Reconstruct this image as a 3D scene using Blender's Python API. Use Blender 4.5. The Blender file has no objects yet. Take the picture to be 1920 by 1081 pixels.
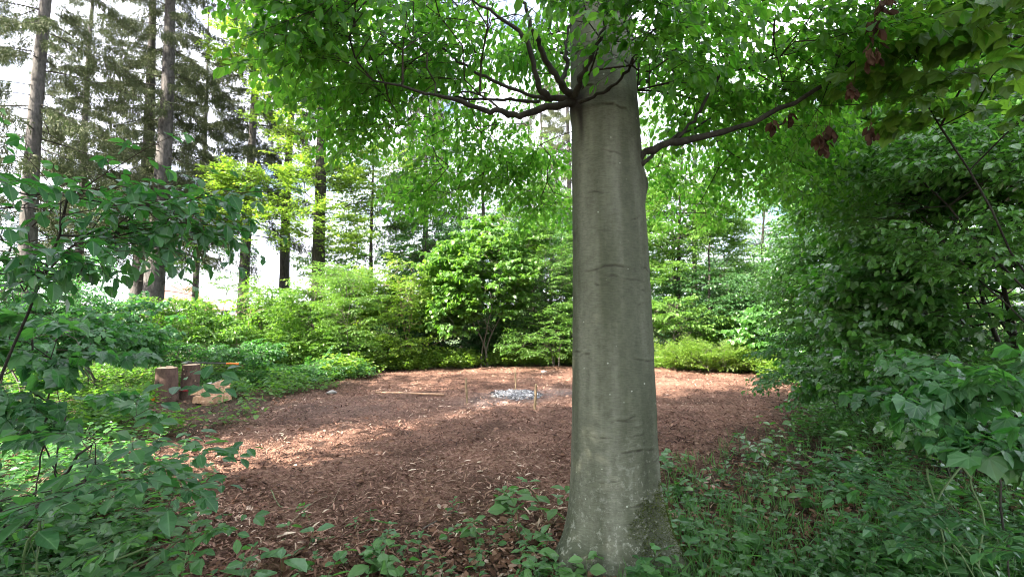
import bpy, math, random
import numpy as np

# ------------------------------------------------------------------ camera, sky, sun, exposure
SC = bpy.context.scene
COL = SC.collection
PITCH = math.radians(4.0)
EYE = np.array([0.0, 0.0, 1.5])
FPX = 880.0
cam_data = bpy.data.cameras.new("camera")
cam = bpy.data.objects.new("camera", cam_data)
COL.objects.link(cam)
cam.location = EYE
cam.rotation_euler = (math.radians(90) + PITCH, 0, 0)
cam_data.sensor_width = 36.0
cam_data.lens = 36.0 * FPX / 1920.0
cam_data.clip_start = 0.02
cam_data.clip_end = 2000.0
SC.camera = cam

SUN_EL = math.radians(36)
SUN_AZ = (-0.80, -0.60)          # horizontal direction towards the sun: left and a little behind
_n = math.hypot(*SUN_AZ)
SUN_DIR = np.array([SUN_AZ[0] / _n * math.cos(SUN_EL), SUN_AZ[1] / _n * math.cos(SUN_EL), math.sin(SUN_EL)])

world = bpy.data.worlds.new("World")
SC.world = world
world.use_nodes = True
nt = world.node_tree
nt.nodes.clear()
w_out = nt.nodes.new("ShaderNodeOutputWorld")
w_bg = nt.nodes.new("ShaderNodeBackground")
w_sky = nt.nodes.new("ShaderNodeTexSky")
w_sky.sky_type = 'NISHITA'
w_sky.sun_disc = False
w_sky.sun_elevation = SUN_EL
w_sky.sun_rotation = math.atan2(SUN_DIR[0], SUN_DIR[1])
w_sky.air_density = 1.0
w_sky.dust_density = 2.0
w_tc = nt.nodes.new("ShaderNodeTexCoord")
w_map = nt.nodes.new("ShaderNodeMapping")
w_map.inputs['Scale'].default_value = (1, 1, 2.2)
w_nz = nt.nodes.new("ShaderNodeTexNoise")
w_nz.inputs['Scale'].default_value = 2.6
w_nz.inputs['Detail'].default_value = 7
w_nz.inputs['Roughness'].default_value = 0.6
w_rp = nt.nodes.new("ShaderNodeValToRGB")
w_rp.color_ramp.elements[0].position = 0.36
w_rp.color_ramp.elements[1].position = 0.56
w_mx = nt.nodes.new("ShaderNodeMixRGB")
w_mx.inputs['Color2'].default_value = (10.0, 10.2, 11.6, 1)     # bright thin cloud
nt.links.new(w_tc.outputs['Generated'], w_map.inputs['Vector'])
nt.links.new(w_map.outputs[0], w_nz.inputs['Vector'])
nt.links.new(w_nz.outputs['Fac'], w_rp.inputs['Fac'])
nt.links.new(w_rp.outputs['Color'], w_mx.inputs['Fac'])
nt.links.new(w_sky.outputs['Color'], w_mx.inputs['Color1'])
nt.links.new(w_mx.outputs['Color'], w_bg.inputs['Color'])
w_bg.inputs['Strength'].default_value = 0.06
nt.links.new(w_bg.outputs[0], w_out.inputs[0])

sun_data = bpy.data.lights.new("sun", 'SUN')
sun_data.energy = 5.0
sun_data.angle = math.radians(0.5)
sun_data.color = (1.0, 0.92, 0.80)
sun = bpy.data.objects.new("sun", sun_data)
COL.objects.link(sun)
from mathutils import Vector, Matrix
sun.rotation_euler = Vector(-SUN_DIR).to_track_quat('-Z', 'Y').to_euler()

SC.view_settings.view_transform = 'Standard'
SC.view_settings.look = 'None'
SC.view_settings.exposure = 3.0
SC.view_settings.gamma = 1.0
SC.render.engine = 'CYCLES'
SC.cycles.max_bounces = 7
SC.cycles.diffuse_bounces = 3
SC.cycles.glossy_bounces = 2
SC.cycles.transmission_bounces = 5
SC.cycles.transparent_max_bounces = 8
SC.cycles.volume_bounces = 0
SC.cycles.use_denoising = True
SC.cycles.denoising_input_passes = 'RGB_ALBEDO_NORMAL'
SC.cycles.denoising_prefilter = 'ACCURATE'
SC.cycles.pixel_filter_type = 'BLACKMAN_HARRIS'
SC.cycles.filter_width = 1.05
SC.cycles.sample_clamp_indirect = 6.0

# ------------------------------------------------------------------ layout helpers
FWD = np.array([0, math.cos(PITCH), math.sin(PITCH)])
UPV = np.array([0, -math.sin(PITCH), math.cos(PITCH)])


def ray(px, py):
    return FWD * FPX + np.array([1.0, 0, 0]) * (px - 960.0) + UPV * (540.5 - py)


def W(px, py, Y):
    d = ray(px, py)
    return EYE + d * (Y / d[1])


def G(px, py, z=0.0):
    d = ray(px, py)
    return EYE + d * ((z - EYE[2]) / d[2])


# ------------------------------------------------------------------ noise
def _hash(ix, iy, iz, seed):
    h = (ix * 374761393 + iy * 668265263 + iz * 2147483647 + seed * 974711) & 0xFFFFFFFF
    h = ((h ^ (h >> 13)) * 1274126177) & 0xFFFFFFFF
    h = h ^ (h >> 16)
    return (h & 0xFFFFFF) / float(0xFFFFFF)


def vnoise(p, seed=0):
    p = np.asarray(p, dtype=np.float64)
    i = np.floor(p).astype(np.int64)
    f = p - i
    u = f * f * (3 - 2 * f)
    r = 0
    for dx in (0, 1):
        for dy in (0, 1):
            for dz in (0, 1):
                w = (u[..., 0] if dx else 1 - u[..., 0]) * (u[..., 1] if dy else 1 - u[..., 1]) * (u[..., 2] if dz else 1 - u[..., 2])
                r = r + w * _hash(i[..., 0] + dx, i[..., 1] + dy, i[..., 2] + dz, seed)
    return r


def fbm(p, seed=0, oct=4):
    a, s, t = 0.5, 0, 0
    p = np.asarray(p, dtype=np.float64)
    for k in range(oct):
        s = s + a * vnoise(p * (2 ** k) + 17.3 * k, seed + k)
        t += a
        a *= 0.5
    return s / t


def norm(v):
    v = np.asarray(v, dtype=np.float64)
    return v / np.maximum(np.linalg.norm(v, axis=-1, keepdims=True), 1e-9)


# ------------------------------------------------------------------ mesh accumulator (quads only)
class Acc:
    def __init__(self):
        self.v, self.f, self.m, self.a, self.u, self.n = [], [], [], [], [], 0

    def add(self, verts, quads, mat=0, val=0.5, uv=None):
        verts = np.asarray(verts, dtype=np.float32).reshape(-1, 3)
        quads = np.asarray(quads, dtype=np.int64).reshape(-1, 4)
        if len(verts) == 0:
            return
        self.v.append(verts)
        self.f.append(quads + self.n)
        self.m.append(np.full(len(quads), mat, dtype=np.int32))
        a = np.empty(len(verts), dtype=np.float32)
        a[:] = val
        self.a.append(a)
        self.u.append(np.full((len(verts), 2), .5, dtype=np.float32) if uv is None else np.asarray(uv, dtype=np.float32))
        self.n += len(verts)

    def build(self, name, mats, parent=None, smooth=False, extra=None):
        me = bpy.data.meshes.new(name)
        v = np.concatenate(self.v)
        f = np.concatenate(self.f)
        me.vertices.add(len(v))
        me.vertices.foreach_set("co", v.ravel())
        me.loops.add(len(f) * 4)
        me.loops.foreach_set("vertex_index", f.ravel().astype(np.int32))
        me.polygons.add(len(f))
        me.polygons.foreach_set("loop_start", np.arange(0, len(f) * 4, 4, dtype=np.int32))
        me.polygons.foreach_set("material_index", np.concatenate(self.m))
        me.polygons.foreach_set("use_smooth", np.full(len(f), smooth, dtype=bool))
        at = me.attributes.new("v", 'FLOAT', 'POINT')
        at.data.foreach_set("value", np.concatenate(self.a))
        uv = np.concatenate(self.u)
        if uv.std() > 0:
            for k, nm in enumerate(("along", "across")):
                e = me.attributes.new(nm, 'FLOAT', 'POINT')
                e.data.foreach_set("value", np.ascontiguousarray(uv[:, k]))
        if extra:
            for k, arr in extra.items():
                e = me.attributes.new(k, 'FLOAT', 'POINT')
                e.data.foreach_set("value", np.asarray(arr, dtype=np.float32))
        me.update(calc_edges=True)
        me.validate()
        for m in (mats if isinstance(mats, (list, tuple)) else [mats]):
            me.materials.append(m)
        o = bpy.data.objects.new(name, me)
        COL.objects.link(o)
        if parent is not None:
            o.parent = parent
            o.matrix_parent_inverse = Matrix.Translation(-Vector(parent.location))
        return o


def tube_arrays(pts, rad, k=6, cap=True):
    pts = np.asarray(pts, dtype=np.float64)
    rad = np.broadcast_to(np.asarray(rad, dtype=np.float64), (len(pts),))
    t = np.gradient(pts, axis=0)
    t = norm(t)
    ref = np.array([0, 0, 1.0]) if abs(t[0][2]) < 0.9 else np.array([1.0, 0, 0])
    n = np.cross(t[0], ref)
    n /= np.linalg.norm(n)
    ang = np.arange(k) * 2 * math.pi / k
    rings = []
    for i in range(len(pts)):
        n = n - t[i] * np.dot(n, t[i])
        n /= max(np.linalg.norm(n), 1e-9)
        b = np.cross(t[i], n)
        rings.append(pts[i] + rad[i] * (np.cos(ang)[:, None] * n + np.sin(ang)[:, None] * b))
    v = np.concatenate(rings)
    m = len(pts)
    i = np.arange(m - 1)[:, None] * k
    j = np.arange(k)[None, :]
    q = np.stack([i + j, i + (j + 1) % k, i + k + (j + 1) % k, i + k + j], -1).reshape(-1, 4)
    if cap and k == 6 or (cap and k == 8):
        ex = []
        for base in (0, (m - 1) * k):
            for c in range(0, k - 2, 2):
                ex.append([base, base + c + 1, base + c + 2, base + (c + 3) % k])
        q = np.concatenate([q, np.array(ex)])
    return v, q


def smooth_line(ctrl, n):
    """Catmull-Rom through control points; n samples. ctrl may have extra columns (radius)."""
    c = np.asarray(ctrl, dtype=np.float64)
    c = np.concatenate([[2 * c[0] - c[1]], c, [2 * c[-1] - c[-2]]])
    ts = np.linspace(0, len(c) - 3 - 1e-6, n)
    out = []
    for t in ts:
        i = int(t)
        u = t - i
        p0, p1, p2, p3 = c[i], c[i + 1], c[i + 2], c[i + 3]
        out.append(0.5 * (2 * p1 + (p2 - p0) * u + (2 * p0 - 5 * p1 + 4 * p2 - p3) * u * u + (3 * p1 - p0 - 3 * p2 + p3) * u ** 3))
    return np.array(out)


# ------------------------------------------------------------------ things
def tag(o, label=None, cat=None, group=None, kind=None):
    if label: o['label'] = label
    if cat: o['category'] = cat
    if group: o['group'] = group
    if kind: o['kind'] = kind
    return o


def thing(name, loc, label, cat, group=None):
    o = bpy.data.objects.new(name, None)
    COL.objects.link(o)
    o.location = [float(q) for q in loc]
    o.empty_display_size = 0.1
    return tag(o, label, cat, group)


# ------------------------------------------------------------------ materials
def nodes_of(name):
    m = bpy.data.materials.new(name)
    m.use_nodes = True
    t = m.node_tree
    t.nodes.clear()
    return m, t


def N(t, typ, **kw):
    n = t.nodes.new(typ)
    for k, v in kw.items():
        if k in n.inputs:
            n.inputs[k].default_value = v
        else:
            setattr(n, k, v)
    return n


def leaf_mat(name, c1, c2, tr1, tr2, mixf=0.42, rough=0.42, spec=0.45):
    m, t = nodes_of(name)
    out = N(t, "ShaderNodeOutputMaterial")
    at = N(t, "ShaderNodeAttribute")
    at.attribute_name = "v"
    mc = N(t, "ShaderNodeMixRGB", Color1=(*c1, 1), Color2=(*c2, 1))
    mt = N(t, "ShaderNodeMixRGB", Color1=(*tr1, 1), Color2=(*tr2, 1))
    # patchy blade: fine veins and slight blotches
    tc = N(t, "ShaderNodeTexCoord")
    nz = N(t, "ShaderNodeTexNoise", Scale=45.0, Detail=3.0)
    mr = N(t, "ShaderNodeMapRange")
    mr.inputs['From Min'].default_value = 0.3
    mr.inputs['From Max'].default_value = 0.7
    mr.inputs['To Min'].default_value = 0.78
    mr.inputs['To Max'].default_value = 1.15
    mul = N(t, "ShaderNodeMixRGB", blend_type='MULTIPLY', Fac=1.0)
    t.links.new(tc.outputs['Object'], nz.inputs['Vector'])
    t.links.new(nz.outputs['Fac'], mr.inputs['Value'])
    t.links.new(at.outputs['Fac'], mc.inputs['Fac'])
    t.links.new(at.outputs['Fac'], mt.inputs['Fac'])
    t.links.new(mc.outputs[0], mul.inputs['Color1'])
    t.links.new(mr.outputs[0], mul.inputs['Color2'])
    p = N(t, "ShaderNodeBsdfPrincipled", Roughness=rough)
    p.inputs['Specular IOR Level'].default_value = spec
    tl = N(t, "ShaderNodeBsdfTranslucent")
    mx = N(t, "ShaderNodeMixShader", Fac=mixf)
    al = N(t, "ShaderNodeAttribute"); al.attribute_name = "along"
    ac = N(t, "ShaderNodeAttribute"); ac.attribute_name = "across"
    rib = N(t, "ShaderNodeMapRange")
    for i_, v_ in (('From Min', .03), ('From Max', .11), ('To Min', 1.0), ('To Max', 0.0)): rib.inputs[i_].default_value = v_
    t.links.new(ac.outputs['Fac'], rib.inputs['Value'])
    m1 = N(t, "ShaderNodeMath", operation='MULTIPLY_ADD'); m1.inputs[1].default_value = -.30
    t.links.new(ac.outputs['Fac'], m1.inputs[0]); t.links.new(al.outputs['Fac'], m1.inputs[2])
    m2 = N(t, "ShaderNodeMath", operation='MULTIPLY'); m2.inputs[1].default_value = 44.0
    t.links.new(m1.outputs[0], m2.inputs[0])
    m3 = N(t, "ShaderNodeMath", operation='SINE'); t.links.new(m2.outputs[0], m3.inputs[0])
    sd = N(t, "ShaderNodeMapRange")
    for i_, v_ in (('From Min', .86), ('From Max', 1.0), ('To Min', 0.0), ('To Max', 0.55)): sd.inputs[i_].default_value = v_
    t.links.new(m3.outputs[0], sd.inputs['Value'])
    vn = N(t, "ShaderNodeMath", operation='MAXIMUM'); t.links.new(rib.outputs[0], vn.inputs[0]); t.links.new(sd.outputs[0], vn.inputs[1])
    hv_ = N(t, "ShaderNodeMixRGB", blend_type='MIX', Color2=(min(1, c2[0] * 2.2), min(1, c2[1] * 1.7), c2[2] * 2.0, 1))
    fc = N(t, "ShaderNodeMath", operation='MULTIPLY'); fc.inputs[1].default_value = .6
    t.links.new(vn.outputs[0], fc.inputs[0]); t.links.new(fc.outputs[0], hv_.inputs['Fac']); t.links.new(mul.outputs[0], hv_.inputs['Color1'])
    mul = hv_
    tv = N(t, "ShaderNodeMixRGB", blend_type='MULTIPLY', Color2=(.45, .5, .4, 1)); t.links.new(fc.outputs[0], tv.inputs['Fac']); t.links.new(mt.outputs[0], tv.inputs['Color1'])
    mt = tv
    t.links.new(mul.outputs[0], p.inputs['Base Color'])
    t.links.new(mt.outputs[0], tl.inputs['Color'])
    t.links.new(p.outputs[0], mx.inputs[1])
    t.links.new(tl.outputs[0], mx.inputs[2])
    t.links.new(mx.outputs[0], out.inputs['Surface'])
    return m


def bark_mat(name, c1, c2, scale=(12, 12, 3), bump=0.6, rough=0.9, dist=0.02, moss=None):
    m, t = nodes_of(name)
    out = N(t, "ShaderNodeOutputMaterial")
    tc = N(t, "ShaderNodeTexCoord")
    mp = N(t, "ShaderNodeMapping")
    mp.inputs['Scale'].default_value = scale
    nz = N(t, "ShaderNodeTexNoise", Scale=1.0, Detail=6.0, Roughness=0.65)
    rp = N(t, "ShaderNodeValToRGB")
    rp.color_ramp.elements[0].position = 0.32
    rp.color_ramp.elements[0].color = (*c1, 1)
    rp.color_ramp.elements[1].position = 0.68
    rp.color_ramp.elements[1].color = (*c2, 1)
    bp = N(t, "ShaderNodeBump", Strength=bump, Distance=dist)
    p = N(t, "ShaderNodeBsdfPrincipled", Roughness=rough)
    p.inputs['Specular IOR Level'].default_value = 0.2
    t.links.new(tc.outputs['Object'], mp.inputs['Vector'])
    t.links.new(mp.outputs[0], nz.inputs['Vector'])
    t.links.new(nz.outputs['Fac'], rp.inputs['Fac'])
    t.links.new(nz.outputs['Fac'], bp.inputs['Height'])
    col = rp.outputs[0]
    if moss:
        n2 = N(t, "ShaderNodeTexNoise", Scale=2.2, Detail=5.0)
        r2 = N(t, "ShaderNodeValToRGB")
        r2.color_ramp.elements[0].position = 0.5
        r2.color_ramp.elements[1].position = 0.62
        mm = N(t, "ShaderNodeMixRGB", Color2=(*moss, 1))
        t.links.new(tc.outputs['Object'], n2.inputs['Vector'])
        t.links.new(n2.outputs['Fac'], r2.inputs['Fac'])
        t.links.new(r2.outputs[0], mm.inputs['Fac'])
        t.links.new(col, mm.inputs['Color1'])
        col = mm.outputs[0]
    t.links.new(col, p.inputs['Base Color'])
    t.links.new(bp.outputs[0], p.inputs['Normal'])
    t.links.new(p.outputs[0], out.inputs['Surface'])
    return m


def ramp_attr_mat(name, stops, rough=0.85, translucent=0.0, spec=0.2, noise=0.0):
    m, t = nodes_of(name)
    out = N(t, "ShaderNodeOutputMaterial")
    at = N(t, "ShaderNodeAttribute")
    at.attribute_name = "v"
    rp = N(t, "ShaderNodeValToRGB")
    e = rp.color_ramp.elements
    e[0].position, e[0].color = stops[0][0], (*stops[0][1], 1)
    e[1].position, e[1].color = stops[-1][0], (*stops[-1][1], 1)
    for pos, c in stops[1:-1]:
        k = e.new(pos)
        k.color = (*c, 1)
    p = N(t, "ShaderNodeBsdfPrincipled", Roughness=rough)
    p.inputs['Specular IOR Level'].default_value = spec
    t.links.new(at.outputs['Fac'], rp.inputs['Fac'])
    t.links.new(rp.outputs[0], p.inputs['Base Color'])
    sh = p.outputs[0]
    if translucent:
        tl = N(t, "ShaderNodeBsdfTranslucent")
        mx = N(t, "ShaderNodeMixShader", Fac=translucent)
        t.links.new(rp.outputs[0], tl.inputs['Color'])
        t.links.new(sh, mx.inputs[1])
        t.links.new(tl.outputs[0], mx.inputs[2])
        sh = mx.outputs[0]
    t.links.new(sh, out.inputs['Surface'])
    return m


def plain_mat(name, c, rough=0.5, metallic=0.0, var=0.15, scale=20):
    m, t = nodes_of(name)
    out = N(t, "ShaderNodeOutputMaterial")
    tc = N(t, "ShaderNodeTexCoord")
    nz = N(t, "ShaderNodeTexNoise", Scale=float(scale), Detail=4.0)
    rp = N(t, "ShaderNodeValToRGB")
    rp.color_ramp.elements[0].position = 0.3
    rp.color_ramp.elements[0].color = (*[x * (1 - var) for x in c], 1)
    rp.color_ramp.elements[1].position = 0.7
    rp.color_ramp.elements[1].color = (*[min(1, x * (1 + var)) for x in c], 1)
    p = N(t, "ShaderNodeBsdfPrincipled", Roughness=rough, Metallic=metallic)
    t.links.new(tc.outputs['Object'], nz.inputs['Vector'])
    t.links.new(nz.outputs['Fac'], rp.inputs['Fac'])
    t.links.new(rp.outputs[0], p.inputs['Base Color'])
    t.links.new(p.outputs[0], out.inputs['Surface'])
    return m


M = {}
M['beech_leaf'] = leaf_mat("beech_leaf", (.026, .090, .014), (.060, .150, .024), (.11, .40, .02), (.28, .60, .06), mixf=.58)
M['maple_leaf'] = leaf_mat("maple_leaf", (.024, .082, .020), (.085, .195, .050), (.08, .32, .02), (.20, .52, .05), mixf=.38, rough=.28, spec=.9)
M['hazel_leaf'] = leaf_mat("hazel_leaf", (.032, .095, .016), (.085, .170, .030), (.12, .36, .02), (.26, .50, .04), mixf=.42)
M['lime_leaf'] = leaf_mat("lime_leaf", (.060, .130, .016), (.130, .210, .030), (.22, .44, .02), (.40, .60, .05), mixf=.45)
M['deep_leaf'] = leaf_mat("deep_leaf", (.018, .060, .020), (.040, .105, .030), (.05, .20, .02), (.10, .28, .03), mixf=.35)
M['elder_leaf'] = leaf_mat("elder_leaf", (.020, .075, .030), (.060, .160, .055), (.06, .28, .03), (.15, .44, .06), mixf=.38, rough=.38)
M['herb_leaf'] = leaf_mat("herb_leaf", (.025, .085, .028), (.065, .160, .045), (.07, .30, .03), (.16, .45, .05), mixf=.38, rough=.4)
M['needle'] = leaf_mat("needle", (.012, .028, .012), (.046, .066, .024), (.03, .07, .015), (.08, .14, .03), mixf=.18, rough=.6, spec=.2)
M['twig'] = bark_mat("twig_bark", (.022, .016, .012), (.055, .042, .030), scale=(30, 30, 30))
M['pale_twig'] = bark_mat("pale_twig_bark", (.16, .11, .075), (.30, .22, .15), scale=(20, 20, 20))
M['spruce_bark'] = bark_mat("spruce_bark", (.042, .040, .037), (.120, .110, .102), scale=(14, 14, 6), bump=.9, dist=.03)
M['dark_bark'] = bark_mat("dark_bark", (.018, .017, .013), (.050, .046, .036), scale=(16, 16, 5), bump=.9, dist=.03)
M['log_bark'] = bark_mat("log_bark", (.060, .038, .030), (.135, .085, .066), scale=(16, 16, 9), bump=.7, dist=.01)
M['grey_bark'] = bark_mat("grey_bark", (.07, .06, .05), (.15, .13, .11), scale=(20, 20, 8))


# ------------------------------------------------------------------ leaf shapes (x = along the leaf, y = across, z = normal)
def shape_ovate():
    v = np.array([(0, 0, 0), (.48, 0, -.015), (1, 0, -.10),
                  (.20, -.20, .05), (.52, -.31, .08), (.82, -.17, .0),
                  (.20, .20, .05), (.52, .31, .08), (.82, .17, .0)])
    q = np.array([(0, 3, 4, 1), (1, 4, 5, 2), (0, 1, 7, 6), (1, 2, 8, 7)])
    return v, q, np.stack([v[:, 0], np.abs(v[:, 1]) * 3], -1)


def shape_simple(w=.30):
    v = np.array([(0, 0, 0), (.35, -w, .06), (.75, -w * .75, .03), (1, 0, -.06), (.75, w * .75, .03), (.35, w, .06)])
    q = np.array([(0, 1, 2, 3), (0, 3, 4, 5)])
    return v, q, np.stack([v[:, 0], np.abs(v[:, 1]) * 3], -1)


def shape_palmate():
    v = [(0, 0, 0)]
    tips = [(-.02, -.52), (.48, -.50), (1.0, 0), (.48, .50), (-.02, .52)]
    notch = [(-.10, -.10), (.27, -.47), (.64, -.27), (.64, .27), (.27, .47), (-.10, .10)]
    for x, y in tips: v.append((x, y, -.07 * (x * x + y * y) + .01))
    for x, y in notch: v.append((x, y, .012))
    q = [(0, 6 + i, 1 + i, 7 + i) for i in range(5)]
    uv = np.array([(0, 0)] + [(1, 0)] * 5 + [(.6, 1)] * 6)
    return np.array(v), np.array(q), uv


def shape_blade(w=.10):
    v = np.array([(0, -w * .6, 0), (.6, -w, 0), (1, 0, 0), (.5, w, 0)])
    return v, np.array([(0, 1, 2, 3)]), np.full((4, 2), .5)


def leaf_arrays(pos, d, nrm, size, shape):
    sv, sq = shape[0], shape[1]
    d = norm(d)
    side = norm(np.cross(nrm, d))
    n = np.cross(d, side)
    v = pos[:, None, :] + size[:, None, None] * (sv[None, :, 0:1] * d[:, None, :] + sv[None, :, 1:2] * side[:, None, :] + sv[None, :, 2:3] * n[:, None, :])
    k = len(sv)
    q = sq[None] + (np.arange(len(pos)) * k)[:, None, None]
    return v.reshape(-1, 3), q.reshape(-1, 4), k


# ------------------------------------------------------------------ spray templates
class Spray:
    """A flat leafy twig along +X: leaves (pos, dir, normal, size) and wood tubes."""

    def __init__(self, seed, L=.6, leaf=.07, sides=8, sub=.42, droop=.18, jit=.35, hang=.25, ang=50, petiole=.12, twig_r=.0028, step=.62, wood=True):
        r = np.random.default_rng(seed)
        P, D, Nn, S = [], [], [], []
        tubes = []

        def run(p0, d0, length, rad, n):
            pts = [p0]
            d = d0.copy()
            for i in range(n):
                d = norm(d + np.array([0, 0, -droop * 1.2 / n]) + r.normal(0, .10, 3) * [1, 1, .5])
                pts.append(pts[-1] + d * length / n)
            return np.array(pts)

        def leaves_on(pts, start=0.15):
            seg = np.linalg.norm(np.diff(pts, axis=0), axis=1)
            tot = seg.sum()
            cum = np.concatenate([[0], np.cumsum(seg)])
            k = 0
            s = start * tot
            while s < tot:
                i = min(np.searchsorted(cum, s) - 1, len(seg) - 1)
                i = max(i, 0)
                u = (s - cum[i]) / seg[i]
                p = pts[i] * (1 - u) + pts[i + 1] * u
                t = norm(pts[i + 1] - pts[i])
                a = math.radians(ang + r.normal(0, 12)) * (1 if k % 2 else -1)
                sd = np.cross([0, 0, 1.0], t)
                d = t * math.cos(a) + norm(sd) * math.sin(a)
                d = norm(d + np.array([0, 0, -hang * r.uniform(.2, 1.6)]) + r.normal(0, .12, 3))
                P.append(p + d * leaf * petiole)
                D.append(d)
                Nn.append(norm(np.array([0, 0, 1.0]) + r.normal(0, jit, 3)))
                S.append(leaf * r.uniform(.65, 1.15))
                k += 1
                s += leaf * step * r.uniform(.7, 1.3)
            d = norm(pts[-1] - pts[-2] + np.array([0, 0, -hang * .2]))
            P.append(pts[-1]); D.append(d); Nn.append(norm(np.array([0, 0, 1.0]) + r.normal(0, jit, 3))); S.append(leaf * 1.05)

        main = run(np.zeros(3), norm(np.array([1, 0, .12])), L, twig_r, 7)
        leaves_on(main, .25)
        if wood:
            tubes.append(tube_arrays(main, np.linspace(twig_r, twig_r * .35, len(main)), 3, False))
        for i in range(sides):
            t = .12 + .8 * (i + r.uniform(-.2, .2)) / sides
            j = min(int(t * 7), 6)
            p = main[j] * (1 - (t * 7 - j)) + main[j + 1] * (t * 7 - j)
            a = math.radians(48 + r.normal(0, 8)) * (1 if i % 2 else -1)
            tt = norm(main[j + 1] - main[j])
            sd = norm(np.cross([0, 0, 1.0], tt))
            d = tt * math.cos(a) + sd * math.sin(a) + np.array([0, 0, r.normal(0, .10)])
            ln = sub * L * (1.15 - .75 * t) * r.uniform(.75, 1.2)
            pl = run(p, norm(d), ln, twig_r * .6, 4)
            leaves_on(pl)
            if wood:
                tubes.append(tube_arrays(pl, np.linspace(twig_r * .6, twig_r * .3, len(pl)), 3, False))
        self.P, self.D, self.N, self.S = map(np.array, (P, D, Nn, S))
        if tubes:
            vs, qs, c = [], [], 0
            for v, q in tubes:
                vs.append(v); qs.append(q + c); c += len(v)
            self.tv, self.tq = np.concatenate(vs), np.concatenate(qs)
        else:
            self.tv = None


class CompoundSpray(Spray):
    """A shoot with pinnate leaves of large leaflets (elder or ash)."""

    def __init__(self, seed, L=.5, leaf=.10, pairs=3, n=6, droop=.25, jit=.25, twig_r=.004):
        r = np.random.default_rng(seed)
        P, D, Nn, S, tubes = [], [], [], [], []
        d = norm(np.array([1, 0, .25]))
        pts = [np.zeros(3)]
        for i in range(6):
            d = norm(d + np.array([0, 0, -droop / 6]) + r.normal(0, .07, 3))
            pts.append(pts[-1] + d * L / 6)
        pts = np.array(pts)
        tubes.append(tube_arrays(pts, np.linspace(twig_r, twig_r * .4, 7), 4, False))
        for i in range(n + 1):
            t = (.15 + .85 * i / n) * 6
            j = min(int(t), 5)
            p = pts[j] + (pts[j + 1] - pts[j]) * (t - j)
            for s in ((-1, 1) if i < n else (0,)):
                a = math.radians(r.uniform(35, 70)) * s
                c = math.cos(a); sn = math.sin(a)
                rd = norm(np.array([c, sn, r.uniform(-.05, .45)]))
                rl = leaf * (pairs + .6) * r.uniform(.7, 1.0)
                rp = [p]
                dd = rd.copy()
                for k in range(5):
                    dd = norm(dd + np.array([0, 0, -.16]))
                    rp.append(rp[-1] + dd * rl / 5)
                rp = np.array(rp)
                tubes.append(tube_arrays(rp, .0016, 3, False))
                ntop = norm(np.array([0, 0, 1.0]) + r.normal(0, jit * .6, 3))
                for q in range(pairs):
                    u = (.35 + .55 * q / max(pairs - 1, 1)) * 5
                    m = min(int(u), 4)
                    bp = rp[m] + (rp[m + 1] - rp[m]) * (u - m)
                    tt = norm(rp[m + 1] - rp[m])
                    sd = norm(np.cross(ntop, tt))
                    for s2 in (-1, 1):
                        P.append(bp); D.append(norm(tt * .55 + sd * s2 * .85 + np.array([0, 0, -.18]) + r.normal(0, .08, 3)))
                        Nn.append(norm(ntop + r.normal(0, jit, 3))); S.append(leaf * r.uniform(.8, 1.1))
                P.append(rp[-1]); D.append(norm(rp[-1] - rp[-2] + np.array([0, 0, -.1]))); Nn.append(ntop); S.append(leaf * 1.15)
        self.P, self.D, self.N, self.S = map(np.array, (P, D, Nn, S))
        vs, qs, c = [], [], 0
        for v, q in tubes:
            vs.append(v); qs.append(q + c); c += len(v)
        self.tv, self.tq = np.concatenate(vs), np.concatenate(qs)


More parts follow.
